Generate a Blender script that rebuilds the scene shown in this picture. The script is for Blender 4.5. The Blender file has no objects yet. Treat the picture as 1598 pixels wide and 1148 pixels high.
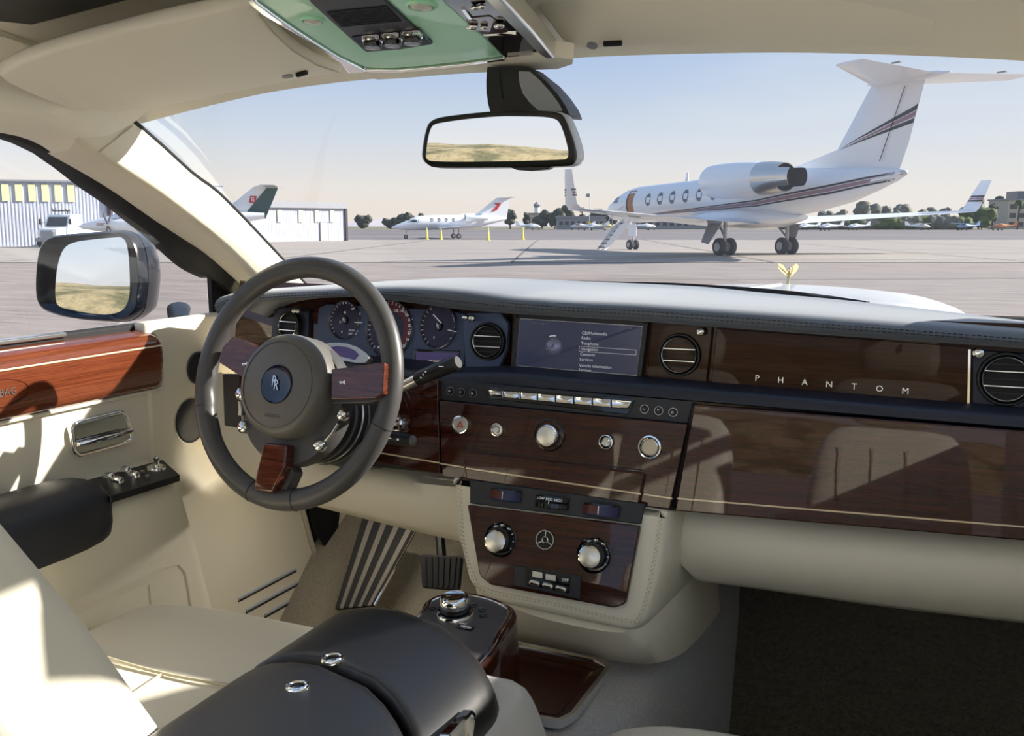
import bpy, bmesh, math, random
from mathutils import Vector, Matrix, noise
from mathutils.bvhtree import BVHTree
random.seed(7)
V = Vector
R = math.radians
SC = bpy.context.scene
COL = SC.collection

# ------------------------------------------------------------------ camera
W_, H_, F_, HOR = 1598.0, 1148.0, 1520.0, 350.0
YAW = R(23.0)
PIT = math.atan((H_ / 2 - HOR) / F_)
CAM = V((0.5, 0.0, 1.45))
FW = V((-math.sin(YAW) * math.cos(PIT), math.cos(YAW) * math.cos(PIT), -math.sin(PIT)))
RT = V((math.cos(YAW), math.sin(YAW), 0))
UP = RT.cross(FW)
cd = bpy.data.cameras.new('camera')
cd.sensor_fit = 'HORIZONTAL'
cd.sensor_width = 36.0
cd.lens = F_ / W_ * 36.0
cd.clip_start = 0.02
cd.clip_end = 5000
co = bpy.data.objects.new('camera', cd)
COL.objects.link(co)
co.matrix_world = Matrix((
    (RT.x, UP.x, -FW.x, CAM.x), (RT.y, UP.y, -FW.y, CAM.y), (RT.z, UP.z, -FW.z, CAM.z), (0, 0, 0, 1)))
SC.camera = co

# ------------------------------------------------------------------ sky, sun, exposure
SUN_AZ, SUN_EL = R(60.0), R(26.0)          # right of straight ahead, above the horizon
SUN_DIR = V((math.sin(SUN_AZ) * math.cos(SUN_EL), math.cos(SUN_AZ) * math.cos(SUN_EL), math.sin(SUN_EL)))
SUN_STRENGTH = 9.5
SKY_STRENGTH = 1.0
wd = bpy.data.worlds.new('sky')
SC.world = wd
wd.use_nodes = True
wt = wd.node_tree
wt.nodes.clear()
def wn(t, **k):
    n = wt.nodes.new(t)
    for a, b in k.items():
        setattr(n, a, b)
    return n
w_tc = wn('ShaderNodeTexCoord')
w_sep = wn('ShaderNodeSeparateXYZ')
w_asin = wn('ShaderNodeMath', operation='ARCSINE')
w_map = wn('ShaderNodeMapRange')
w_map.inputs[1].default_value = 0.0
w_map.inputs[2].default_value = R(90)
w_ramp = wn('ShaderNodeValToRGB')
cr = w_ramp.color_ramp
cr.elements[0].position = 0.0
cr.elements[0].color = (0.80, 0.715, 0.63, 1)
cr.elements[1].position = 1.0
cr.elements[1].color = (0.16, 0.29, 0.52, 1)
for p_, c_ in ((0.022, (0.78, 0.73, 0.68, 1)), (0.055, (0.60, 0.66, 0.74, 1)), (0.10, (0.41, 0.53, 0.73, 1)), (0.2, (0.32, 0.45, 0.68, 1))):
    e_ = cr.elements.new(p_)
    e_.color = c_
w_dot = wn('ShaderNodeVectorMath', operation='DOT_PRODUCT')
w_dot.inputs[1].default_value = V((math.sin(SUN_AZ), math.cos(SUN_AZ), 0.0)).normalized()
w_glow = wn('ShaderNodeMapRange')
w_glow.inputs[1].default_value = 0.2
w_glow.inputs[2].default_value = 1.0
w_glow.inputs[3].default_value = 0.0
w_glow.inputs[4].default_value = 0.62
w_mix = wn('ShaderNodeMixRGB')
w_mix.inputs[2].default_value = (0.80, 0.81, 0.82, 1)
w_nz = wn('ShaderNodeTexNoise')
w_nz.inputs['Scale'].default_value = 2.2
w_nz.inputs['Detail'].default_value = 6
w_mp = wn('ShaderNodeMapping')
w_mp.inputs['Scale'].default_value = (1, 1, 6)
w_cl = wn('ShaderNodeMapRange')
w_cl.inputs[1].default_value = 0.5
w_cl.inputs[2].default_value = 0.8
w_cl.inputs[4].default_value = 0.35
w_mix2 = wn('ShaderNodeMixRGB')
w_mix2.inputs[2].default_value = (0.80, 0.80, 0.80, 1)
w_bg = wn('ShaderNodeBackground')
w_bg.inputs['Strength'].default_value = SKY_STRENGTH
w_out = wn('ShaderNodeOutputWorld')
L_ = wt.links.new
L_(w_tc.outputs['Generated'], w_sep.inputs[0])
L_(w_sep.outputs['Z'], w_asin.inputs[0])
L_(w_asin.outputs[0], w_map.inputs[0])
L_(w_map.outputs[0], w_ramp.inputs[0])
L_(w_tc.outputs['Generated'], w_dot.inputs[0])
L_(w_dot.outputs['Value'], w_glow.inputs[0])
L_(w_ramp.outputs[0], w_mix.inputs[1])
L_(w_glow.outputs[0], w_mix.inputs[0])
L_(w_tc.outputs['Generated'], w_mp.inputs[0])
L_(w_mp.outputs[0], w_nz.inputs['Vector'])
L_(w_nz.outputs['Fac'], w_cl.inputs[0])
L_(w_cl.outputs[0], w_mix2.inputs[0])
L_(w_mix.outputs[0], w_mix2.inputs[1])
L_(w_mix2.outputs[0], w_bg.inputs['Color'])
L_(w_bg.outputs[0], w_out.inputs[0])

sl = bpy.data.lights.new('sun', 'SUN')
sl.energy = SUN_STRENGTH
sl.angle = R(0.8)
sl.color = (1.0, 0.95, 0.86)
so = bpy.data.objects.new('sun', sl)
COL.objects.link(so)
so.rotation_euler = SUN_DIR.to_track_quat('Z', 'Y').to_euler()
so.location = (30, 30, 40)

SC.view_settings.view_transform = 'Standard'
SC.view_settings.look = 'None'
SC.view_settings.gamma = 1.0
SC.view_settings.use_curve_mapping = False
SC.view_settings.exposure = 0.28

# ------------------------------------------------------------------ helpers
def ray(px, py):
    return FW + RT * ((px - W_ / 2) / F_) - UP * ((py - H_ / 2) / F_)
def onp(px, py, p, n):
    d = ray(px, py)
    n = V(n)
    return CAM + d * ((V(p) - CAM).dot(n) / d.dot(n))
def AX(px, py, v): return onp(px, py, (v, 0, 0), (1, 0, 0))
def AY(px, py, v): return onp(px, py, (0, v, 0), (0, 1, 0))
def AZ(px, py, v): return onp(px, py, (0, 0, v), (0, 0, 1))

class Frame:
    """a plane in the place: origin, outward normal n, right u, up v"""
    def __init__(s, o, n, up=(0, 0, 1)):
        s.o = V(o); s.n = V(n).normalized()
        up = V(up)
        s.v = (up - s.n * up.dot(s.n)).normalized()
        s.u = s.v.cross(s.n)
    def P(s, u, v, w=0.0): return s.o + s.u * u + s.v * v + s.n * w
    def px(s, x, y, w=0.0): return onp(x, y, s.o + s.n * w, s.n)
    def uv(s, x, y, w=0.0):
        p = s.px(x, y, w) - s.o
        return (p.dot(s.u), p.dot(s.v))
    def at(s, x, y, w=0.0):
        return Frame(s.px(x, y, w), s.n, s.v)
    def off(s, u=0, v=0, w=0):
        return Frame(s.P(u, v, w), s.n, s.v)
    def tilt(s, a):                       # lean the normal upwards by angle a
        n = s.n * math.cos(a) + s.v * math.sin(a)
        return Frame(s.o, n, s.v)

def fillet(poly, r, n=5):
    """round the corners of a 2d polygon; r one value or one per corner"""
    out = []
    m = len(poly)
    for i in range(m):
        p = V(poly[i]); a = V(poly[i - 1]); b = V(poly[(i + 1) % m])
        rr = r[i] if isinstance(r, (list, tuple)) else r
        da = (a - p); db = (b - p)
        la, lb = da.length, db.length
        if rr <= 0 or la < 1e-9 or lb < 1e-9:
            out.append(p); continue
        da /= la; db /= lb
        c = max(-1, min(1, da.dot(db)))
        ang = math.acos(c)
        if ang > 3.0:
            out.append(p); continue
        t = min(rr / math.tan(ang / 2), la * 0.48, lb * 0.48)
        p0 = p + da * t; p1 = p + db * t
        for k in range(n + 1):
            s = k / n
            out.append(p0 * (1 - s) ** 2 + p * 2 * s * (1 - s) + p1 * s * s)
    return out
def rrect(w, h, r, n=5):
    return fillet([(-w / 2, -h / 2), (w / 2, -h / 2), (w / 2, h / 2), (-w / 2, h / 2)], r, n)
def circ(r, n=32, sx=1, sy=1):
    return [V((r * sx * math.cos(2 * math.pi * k / n), r * sy * math.sin(2 * math.pi * k / n))) for k in range(n)]
def spline(pts, n=8, closed=False):
    """Catmull-Rom through 2d or 3d points"""
    P = [V(p) for p in pts]
    out = []
    m = len(P)
    rng = range(m) if closed else range(m - 1)
    for i in rng:
        if closed:
            p0, p1, p2, p3 = P[i - 1], P[i], P[(i + 1) % m], P[(i + 2) % m]
        else:
            p1, p2 = P[i], P[i + 1]
            p0 = P[i - 1] if i > 0 else p1 * 2 - p2
            p3 = P[i + 2] if i + 2 < m else p2 * 2 - p1
        for k in range(n):
            t = k / n
            out.append(0.5 * ((2 * p1) + (p2 - p0) * t + (2 * p0 - 5 * p1 + 4 * p2 - p3) * t * t + (3 * p1 - p0 - 3 * p2 + p3) * t ** 3))
    if not closed:
        out.append(P[-1])
    return out

class MB:
    def __init__(s):
        s.V = []; s.F = []
    def add(s, vs, fs):
        b = len(s.V)
        s.V += [V(v) for v in vs]
        s.F += [tuple(b + i for i in f) for f in fs]
        return s
    def loft(s, rings, closed=True, caps=True, loop=False):
        n = len(rings[0]); m = len(rings)
        vs = [p for r in rings for p in r]
        fs = []
        for i in range(m if loop else m - 1):
            i2 = (i + 1) % m
            for j in range(n if closed else n - 1):
                j2 = (j + 1) % n
                fs.append((i * n + j, i * n + j2, i2 * n + j2, i2 * n + j))
        if caps and closed and not loop:
            fs.append(tuple(reversed(range(n))))
            fs.append(tuple(range((m - 1) * n, m * n)))
        return s.add(vs, fs)
    def prism(s, pts, vec):
        vec = V(vec)
        return s.loft([[V(p) for p in pts], [V(p) + vec for p in pts]])
    def pan(s, fr, poly, w0, w1):
        return s.loft([[fr.P(p[0], p[1], w0) for p in poly], [fr.P(p[0], p[1], w1) for p in poly]])
    def rings(s, fr, polys):
        """loft of 2d polygons [(poly, w), ...] stacked along the frame's normal"""
        return s.loft([[fr.P(p[0], p[1], w) for p in poly] for poly, w in polys])
    def frame_ring(s, fr, outer, inner, w0, w1):
        a = [fr.P(p[0], p[1], w0) for p in outer]; b = [fr.P(p[0], p[1], w1) for p in outer]
        c = [fr.P(p[0], p[1], w1) for p in inner]; d = [fr.P(p[0], p[1], w0) for p in inner]
        return s.loft([a, b, c, d], loop=True)
    def lathe(s, fr, prof, n=32, a0=0.0, a1=2 * math.pi):
        full = abs(a1 - a0 - 2 * math.pi) < 1e-6
        k = n if full else n + 1
        rings = []
        for r, w in prof:
            rings.append([fr.P(r * math.cos(a0 + (a1 - a0) * i / n), r * math.sin(a0 + (a1 - a0) * i / n), w) for i in range(k)])
        if full and prof[0][0] > .001 and prof[-1][0] > .001:
            return s.loft(rings, loop=True)
        return s.loft(rings, closed=full, caps=full)
    def box(s, c, size, ax=None):
        c = V(c); sx, sy, sz = [q / 2 for q in size]
        X, Y, Z = ax if ax else (V((1, 0, 0)), V((0, 1, 0)), V((0, 0, 1)))
        vs = [c + X * (sx * i) + Y * (sy * j) + Z * (sz * k) for k in (-1, 1) for j in (-1, 1) for i in (-1, 1)]
        return s.add(vs, [(0, 2, 3, 1), (4, 5, 7, 6), (0, 1, 5, 4), (2, 6, 7, 3), (0, 4, 6, 2), (1, 3, 7, 5)])
    def fbox(s, fr, u, v, w, su, sv, sw):
        return s.box(fr.P(u, v, w), (su, sv, sw), (fr.u, fr.v, fr.n))
    def tube(s, path, r, n=10, closed=False, flat=1.0, up=None):
        P = [V(p) for p in path]
        m = len(P)
        rings = []
        prev = None
        for i in range(m):
            if closed:
                t = P[(i + 1) % m] - P[i - 1]
            else:
                t = P[min(i + 1, m - 1)] - P[max(i - 1, 0)]
            t.normalize()
            if up is not None:
                a = V(up) - t * V(up).dot(t)
            elif prev is None:
                a = t.cross(V((0, 0, 1)))
                if a.length < 1e-3:
                    a = t.cross(V((1, 0, 0)))
            else:
                a = prev - t * prev.dot(t)
            a.normalize(); prev = a
            b = t.cross(a)
            rr = r[i] if isinstance(r, (list, tuple)) else r
            rings.append([P[i] + a * (rr * math.cos(2 * math.pi * k / n)) + b * (rr * flat * math.sin(2 * math.pi * k / n)) for k in range(n)])
        return s.loft(rings, loop=closed, caps=not closed)
    def ball(s, c, r, nu=16, nv=10, sc=(1, 1, 1)):
        c = V(c)
        vs = [c + V((0, 0, r * sc[2]))]
        for j in range(1, nv):
            th = math.pi * j / nv
            for i in range(nu):
                ph = 2 * math.pi * i / nu
                vs.append(c + V((r * sc[0] * math.sin(th) * math.cos(ph), r * sc[1] * math.sin(th) * math.sin(ph), r * sc[2] * math.cos(th))))
        vs.append(c - V((0, 0, r * sc[2])))
        fs = []
        for i in range(nu):
            fs.append((0, 1 + i, 1 + (i + 1) % nu))
        for j in range(nv - 2):
            for i in range(nu):
                a = 1 + j * nu + i; b = 1 + j * nu + (i + 1) % nu
                fs.append((a, a + nu, b + nu, b))
        e = len(vs) - 1; q = 1 + (nv - 2) * nu
        for i in range(nu):
            fs.append((e, q + (i + 1) % nu, q + i))
        return s.add(vs, fs)
    def sheet(s, rows, thick=None):
        """grid of points; thick = vector or distance (along -z) closes it into a slab"""
        m = len(rows); n = len(rows[0])
        if thick is None:
            return s.loft(rows, closed=False, caps=False)
        t = V(thick)
        vs = [p for r in rows for p in r] + [V(p) + t for r in rows for p in r]
        o = m * n
        fs = []
        for i in range(m - 1):
            for j in range(n - 1):
                a, b, c, d = i * n + j, i * n + j + 1, (i + 1) * n + j + 1, (i + 1) * n + j
                fs += [(a, b, c, d), (o + d, o + c, o + b, o + a)]
        for j in range(n - 1):
            fs += [(j + 1, j, o + j, o + j + 1), ((m - 1) * n + j, (m - 1) * n + j + 1, o + (m - 1) * n + j + 1, o + (m - 1) * n + j)]
        for i in range(m - 1):
            fs += [(i * n, (i + 1) * n, o + (i + 1) * n, o + i * n), ((i + 1) * n + n - 1, i * n + n - 1, o + i * n + n - 1, o + (i + 1) * n + n - 1)]
        return s.add(vs, fs)

def obj(name, mb, m, parent=None, smooth=38, bevel=0, sub=0, label=None, seg=2):
    me = bpy.data.meshes.new(name)
    me.from_pydata([tuple(v) for v in mb.V], [], mb.F)
    bm = bmesh.new(); bm.from_mesh(me)
    bmesh.ops.recalc_face_normals(bm, faces=bm.faces)
    bm.to_mesh(me); bm.free()
    me.materials.append(m)
    if smooth:
        for p in me.polygons: p.use_smooth = True
        me.set_sharp_from_angle(angle=R(smooth))
    me.update()
    o = bpy.data.objects.new(name, me)
    COL.objects.link(o)
    if bevel:
        b = o.modifiers.new('bevel', 'BEVEL'); b.width = bevel; b.segments = seg; b.limit_method = 'ANGLE'; b.angle_limit = R(35)
        b.harden_normals = False
    if sub:
        d = o.modifiers.new('subd', 'SUBSURF'); d.levels = sub; d.render_levels = sub
    if parent is not None:
        o.parent = parent
        if parent.type == 'EMPTY' and parent.get('_w', 0):
            o.matrix_parent_inverse = parent.matrix_basis.inverted()
    if label: o['label'] = label
    return o
ROOTS = []
def thing(name, label, cat, loc=(0, 0, 0), rotz=0.0, group=None, local=False):
    o = bpy.data.objects.new(name, None)
    o.empty_display_size = 0.05
    COL.objects.link(o)
    o.location = V(loc); o.rotation_euler = (0, 0, rotz)
    o.matrix_basis = Matrix.Translation(V(loc)) @ Matrix.Rotation(rotz, 4, 'Z')
    o['label'] = label; o['category'] = cat
    if group: o['group'] = group
    if not local: o['_w'] = 1
    ROOTS.append(o)
    return o
def tag(o, label=None, cat=None, group=None, kind=None):
    if label: o['label'] = label
    if cat: o['category'] = cat
    if group: o['group'] = group
    if kind: o['kind'] = kind
    return o
def text(s, fr, size, m, parent, name='lettering', w=0.0006, align='CENTER', sx=1.0, space=1.0, italic=0.0, ext=0.0001):
    cu = bpy.data.curves.new(name, 'FONT')
    cu.body = s; cu.size = size; cu.extrude = ext
    cu.align_x = align; cu.align_y = 'CENTER'
    cu.space_character = space; cu.shear = italic; cu.resolution_u = 2
    t = bpy.data.objects.new(name, cu)
    COL.objects.link(t)
    bpy.context.view_layer.update()
    me = bpy.data.meshes.new_from_object(t.evaluated_get(bpy.context.evaluated_depsgraph_get()))
    bpy.data.objects.remove(t)
    o_ = fr.o + fr.n * w
    M = Matrix(((fr.u.x * sx, fr.v.x, fr.n.x, o_.x), (fr.u.y * sx, fr.v.y, fr.n.y, o_.y), (fr.u.z * sx, fr.v.z, fr.n.z, o_.z), (0, 0, 0, 1)))
    me.transform(M)
    me.materials.clear(); me.materials.append(m)
    o = bpy.data.objects.new(name, me)
    COL.objects.link(o)
    if parent is not None:
        o.parent = parent
        if parent.type == 'EMPTY' and parent.get('_w', 0):
            o.matrix_parent_inverse = parent.matrix_basis.inverted()
    return o

# ------------------------------------------------------------------ materials
def srgb(r, g, b):
    f = lambda c: (c / 255) / 12.92 if c <= 10 else ((c / 255 + 0.055) / 1.055) ** 2.4
    return (f(r), f(g), f(b), 1.0)
def mat(name, col, rough=0.5, metal=0.0, coat=0.0, coat_rough=0.03, spec=0.5, bump=None, var=None, sheen=0.0, ior=None, emit=None, coat_ior=None):
    """bump=(scale, strength, distance[, stretch]); var=(scale, colour2, lo, hi[, stretch])"""
    m = bpy.data.materials.new(name)
    m.use_nodes = True
    nt = m.node_tree
    b = nt.nodes['Principled BSDF']
    b.inputs['Base Color'].default_value = col
    b.inputs['Roughness'].default_value = rough
    b.inputs['Metallic'].default_value = metal
    b.inputs['Coat Weight'].default_value = coat
    b.inputs['Coat Roughness'].default_value = coat_rough
    if coat_ior: b.inputs['Coat IOR'].default_value = coat_ior
    b.inputs['Specular IOR Level'].default_value = spec
    b.inputs['Sheen Weight'].default_value = sheen
    if ior: b.inputs['IOR'].default_value = ior
    if emit:
        b.inputs['Emission Color'].default_value = emit[0]
        b.inputs['Emission Strength'].default_value = emit[1]
    tc = nt.nodes.new('ShaderNodeTexCoord') if (bump or var) else None
    def coords(st):
        mp = nt.nodes.new('ShaderNodeMapping')
        mp.inputs['Scale'].default_value = st
        nt.links.new(tc.outputs['Object'], mp.inputs[0])
        return mp.outputs[0]
    if var:
        nz = nt.nodes.new('ShaderNodeTexNoise')
        nz.inputs['Scale'].default_value = var[0]
        nz.inputs['Detail'].default_value = 6
        nz.inputs['Roughness'].default_value = 0.6
        nt.links.new(coords(var[4] if len(var) > 4 else (1, 1, 1)), nz.inputs['Vector'])
        mr = nt.nodes.new('ShaderNodeMapRange')
        mr.inputs[1].default_value = var[2]; mr.inputs[2].default_value = var[3]
        nt.links.new(nz.outputs['Fac'], mr.inputs[0])
        mx = nt.nodes.new('ShaderNodeMixRGB')
        mx.inputs[1].default_value = col; mx.inputs[2].default_value = var[1]
        nt.links.new(mr.outputs[0], mx.inputs[0])
        nt.links.new(mx.outputs[0], b.inputs['Base Color'])
    if bump:
        nz = nt.nodes.new('ShaderNodeTexNoise')
        nz.inputs['Scale'].default_value = bump[0]
        nz.inputs['Detail'].default_value = 3
        nt.links.new(coords(bump[3] if len(bump) > 3 else (1, 1, 1)), nz.inputs['Vector'])
        bp = nt.nodes.new('ShaderNodeBump')
        bp.inputs['Strength'].default_value = bump[1]
        bp.inputs['Distance'].default_value = bump[2]
        nt.links.new(nz.outputs['Fac'], bp.inputs['Height'])
        nt.links.new(bp.outputs[0], b.inputs['Normal'])
    return m
def wood(name, c1, c2, c3, stretch=(3, 40, 160), rough=0.25, coat=1.0, coat_ior=1.7):
    m = mat(name, c1, rough, coat=coat, coat_rough=0.015, coat_ior=coat_ior, spec=.08)
    nt = m.node_tree
    b = nt.nodes['Principled BSDF']
    tc = nt.nodes.new('ShaderNodeTexCoord')
    mp = nt.nodes.new('ShaderNodeMapping'); mp.inputs['Scale'].default_value = stretch
    nt.links.new(tc.outputs['Object'], mp.inputs[0])
    n1 = nt.nodes.new('ShaderNodeTexNoise'); n1.inputs['Scale'].default_value = 1.0; n1.inputs['Detail'].default_value = 8; n1.inputs['Roughness'].default_value = 0.65
    n1.inputs['Distortion'].default_value = 0.6
    nt.links.new(mp.outputs[0], n1.inputs['Vector'])
    mp2 = nt.nodes.new('ShaderNodeMapping'); mp2.inputs['Scale'].default_value = tuple(q * 4 for q in stretch)
    nt.links.new(tc.outputs['Object'], mp2.inputs[0])
    n2 = nt.nodes.new('ShaderNodeTexNoise'); n2.inputs['Scale'].default_value = 1.0; n2.inputs['Detail'].default_value = 4
    nt.links.new(mp2.outputs[0], n2.inputs['Vector'])
    r1 = nt.nodes.new('ShaderNodeValToRGB')
    r1.color_ramp.elements[0].position = 0.32; r1.color_ramp.elements[0].color = c1
    r1.color_ramp.elements[1].position = 0.68; r1.color_ramp.elements[1].color = c2
    nt.links.new(n1.outputs['Fac'], r1.inputs[0])
    mr = nt.nodes.new('ShaderNodeMapRange'); mr.inputs[1].default_value = 0.5; mr.inputs[2].default_value = 0.72; mr.inputs[4].default_value = 0.7
    nt.links.new(n2.outputs['Fac'], mr.inputs[0])
    mx = nt.nodes.new('ShaderNodeMixRGB'); mx.inputs[2].default_value = c3
    nt.links.new(mr.outputs[0], mx.inputs[0]); nt.links.new(r1.outputs[0], mx.inputs[1])
    nt.links.new(mx.outputs[0], b.inputs['Base Color'])
    return m
def glassmat(name, tint=(1, 1, 1, 1), refl=0.5):
    m = bpy.data.materials.new(name); m.use_nodes = True
    nt = m.node_tree; nt.nodes.clear()
    o = nt.nodes.new('ShaderNodeOutputMaterial'); mx = nt.nodes.new('ShaderNodeMixShader')
    t = nt.nodes.new('ShaderNodeBsdfTransparent'); t.inputs[0].default_value = tint
    g = nt.nodes.new('ShaderNodeBsdfGlossy'); g.inputs['Roughness'].default_value = 0.0
    fr = nt.nodes.new('ShaderNodeFresnel'); fr.inputs[0].default_value = 1.45
    mu = nt.nodes.new('ShaderNodeMath'); mu.operation = 'MULTIPLY'; mu.inputs[1].default_value = refl
    nt.links.new(fr.outputs[0], mu.inputs[0]); nt.links.new(mu.outputs[0], mx.inputs[0])
    nt.links.new(t.outputs[0], mx.inputs[1]); nt.links.new(g.outputs[0], mx.inputs[2]); nt.links.new(mx.outputs[0], o.inputs[0])
    return m

M = {}
M['cream'] = mat('cream_leather', srgb(238, 231, 212), 0.48, bump=(900, 0.12, 0.0006))
M['cream_plain'] = mat('cream_trim', srgb(236, 229, 208), 0.55, bump=(1400, 0.2, 0.0005))
M['cream_carpet'] = mat('cream_wool', srgb(205, 197, 176), 0.95, bump=(1500, 0.9, 0.002), sheen=0.3)
M['headliner'] = mat('headliner_cloth', srgb(251, 245, 228), 0.9, bump=(1800, 0.3, 0.0006))
M['stitch'] = mat('cream_thread', srgb(205, 196, 170), 0.7)
M['dstitch'] = mat('dark_thread', srgb(38, 40, 46), 0.7)
M['char'] = mat('charcoal_leather', srgb(92, 99, 108), 0.5, sheen=.4, bump=(1100, 0.35, 0.0006))
M['charcoal_dark'] = mat('charcoal_grained_trim', srgb(44, 46, 52), 0.5, bump=(1300, 0.3, 0.0005))
M['black_leather'] = mat('black_leather', srgb(11, 9, 10), 0.40, spec=.8, bump=(1500, 0.18, 0.0005))
M['black'] = mat('black_plastic', srgb(16, 16, 18), 0.4)
M['gloss_black'] = mat('gloss_black', srgb(10, 10, 13), 0.08, coat=0.5)
M['rubber'] = mat('black_rubber', srgb(22, 22, 24), 0.75)
M['navy'] = mat('slate_navy_trim', srgb(40, 45, 60), 0.42, bump=(1200, 0.15, 0.0004))
M['slate'] = mat('slate_blue_panel', srgb(84, 100, 132), 0.42)
M['chrome'] = mat('polished_chrome', (0.86, 0.86, 0.85, 1), 0.05, 1.0)
M['bright'] = mat('bright_metal', (0.92, 0.92, 0.90, 1), 0.24, 1.0)
M['satin'] = mat('satin_metal', (0.72, 0.71, 0.68, 1), 0.28, 1.0)
M['dial_black'] = mat('dial_black', srgb(14, 11, 20), 0.3)
M['void'] = mat('deep_black', srgb(6, 6, 7), 0.6)
M['white_print'] = mat('white_print', srgb(225, 226, 230), 0.5, emit=((0.8, 0.82, 0.9, 1), 0.18))
M['grey_print'] = mat('pale_grey_print', srgb(150, 150, 150), 0.5)
M['inlay'] = mat('boxwood_inlay', srgb(228, 206, 168), 0.35, coat=1.0)
M['wood'] = wood('dark_mahogany', srgb(46, 17, 10), srgb(78, 34, 18), srgb(26, 9, 6), (5, 60, 150), coat_ior=1.5)
M['wood_upper'] = wood('satin_dark_mahogany', srgb(50, 26, 13), srgb(76, 44, 22), srgb(32, 15, 8), (5, 60, 150), rough=.4, coat=.5, coat_ior=1.3)
M['wood_side'] = wood('red_mahogany', srgb(88, 42, 26), srgb(124, 66, 41), srgb(58, 25, 16), (60, 5, 320), coat_ior=1.5)
M['wood_wheel'] = wood('wheel_mahogany', srgb(60, 24, 16), srgb(112, 56, 38), srgb(40, 15, 11), (14, 60, 230), coat_ior=1.6)
M['glass'] = glassmat('clear_glass', (0.985, 0.99, 0.99, 1), 0.14)
M['mirror'] = mat('mirror_silver', (0.93, 0.95, 0.96, 1), 0.0, 1.0)
M['carpet'] = mat('beige_carpet', srgb(168, 160, 142), 0.98, bump=(700, 1.0, 0.003), sheen=0.3, var=(300, srgb(140, 132, 114), 0.35, 0.65))
M['mint'] = mat('mint_green_panel', srgb(182, 244, 208), 0.35, coat=0.3)
# ================================================================== the airfield outside
GZ = -0.30
M['concrete'] = mat('apron_concrete', srgb(158, 149, 142), 0.9, var=(0.6, srgb(138, 129, 123), 0.38, 0.75, (0.5, 3.2, 1)), bump=(3, 0.2, 0.02))
M['asphalt'] = mat('old_asphalt', srgb(146, 135, 129), 0.9, var=(1.1, srgb(118, 108, 105), 0.40, 0.72, (0.5, 3.0, 1)), bump=(30, 0.4, 0.01))
M['taxi'] = mat('taxiway_asphalt', srgb(118, 111, 114), 0.95, var=(0.03, srgb(100, 94, 97), 0.4, 0.6, (0.4, 3, 1)))
M['grass'] = mat('dry_grass', srgb(128, 120, 102), 1.0, var=(0.06, srgb(100, 98, 80), 0.4, 0.6))
M['seam'] = mat('bitumen_seam', srgb(96, 90, 90), 0.9)
M['jet_white'] = mat('aircraft_white', srgb(236, 238, 242), 0.28, coat=0.6)
M['jet_grey'] = mat('aircraft_grey', srgb(150, 150, 154), 0.45)
M['jet_dark'] = mat('aircraft_dark', srgb(50, 42, 50), 0.4)
M['mauve'] = mat('mauve_stripe', srgb(150, 118, 130), 0.35)
M['jet_glass'] = mat('aircraft_window', srgb(92, 98, 112), 0.1)
M['nozzle'] = mat('brushed_nozzle', (0.62, 0.60, 0.58, 1), 0.25, 1.0)
M['tyre'] = mat('tyre', srgb(52, 50, 54), 0.8)
M['hubgrey'] = mat('wheel_hub', srgb(170, 168, 170), 0.4, 0.4)
M['doorwood'] = mat('cabin_wood', srgb(178, 112, 48), 0.4)
M['red'] = mat('red_paint', srgb(196, 40, 44), 0.5)
M['green'] = mat('dark_green_paint', srgb(58, 84, 84), 0.5)
M['cladding'] = mat('white_cladding', srgb(178, 183, 198), 0.6)
M['cladding_grey'] = mat('grey_cladding', srgb(140, 142, 150), 0.6)
M['skylight'] = mat('yellow_panel', srgb(224, 222, 170), 0.6)
M['cone'] = mat('yellow_cone', srgb(232, 218, 84), 0.5)
M['bark'] = mat('bark', srgb(78, 66, 54), 0.95)
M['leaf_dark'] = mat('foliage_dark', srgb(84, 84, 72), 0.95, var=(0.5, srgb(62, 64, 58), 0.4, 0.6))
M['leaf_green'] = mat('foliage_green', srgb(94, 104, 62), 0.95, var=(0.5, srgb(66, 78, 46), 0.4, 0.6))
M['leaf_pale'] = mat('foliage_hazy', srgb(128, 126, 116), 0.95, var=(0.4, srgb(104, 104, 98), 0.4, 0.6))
M['beige_wall'] = mat('beige_render', srgb(190, 180, 166), 0.8)
M['dark_pane'] = mat('dark_window', srgb(62, 66, 74), 0.2)
M['hill'] = mat('dry_hillside', srgb(150, 134, 100), 1.0, var=(0.06, srgb(92, 88, 60), 0.46, 0.6), bump=(0.2, 0.6, 2.0))
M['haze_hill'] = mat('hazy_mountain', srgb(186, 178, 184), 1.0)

def ground_quad(name, d0, d1, x0, x1, m, dz, tx=0):
    """a strip of paving between two distances ahead (across the line of sight)"""
    fx = V((FW.x, FW.y, 0)).normalized()
    b = V((CAM.x, CAM.y, GZ))
    p = [b + fx * d + RT * x + V((0, 0, dz)) for d, x in ((d0, x0), (d0, x1), (d1, x1), (d1, x0))]
    o = obj(name, MB().add(p, [(0, 1, 2, 3)]), m, smooth=0)
    tag(o, kind='structure'); return o
go = obj('ground', MB().add([(-900, -900, GZ), (900, -900, GZ), (900, 1100, GZ), (-900, 1100, GZ)], [(0, 1, 2, 3)]), M['asphalt'], smooth=0)
tag(go, kind='structure')
ground_quad('apron', 45, 112, -120, 120, M['concrete'], 0.02)
ground_quad('taxiway', 112, 300, -300, 300, M['taxi'], 0.03)
ground_quad('verge', 300, 700, -500, 500, M['grass'], 0.04)
sm = MB()
fx = V((FW.x, FW.y, 0)).normalized(); gb = V((CAM.x, CAM.y, GZ + 0.045))
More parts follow.
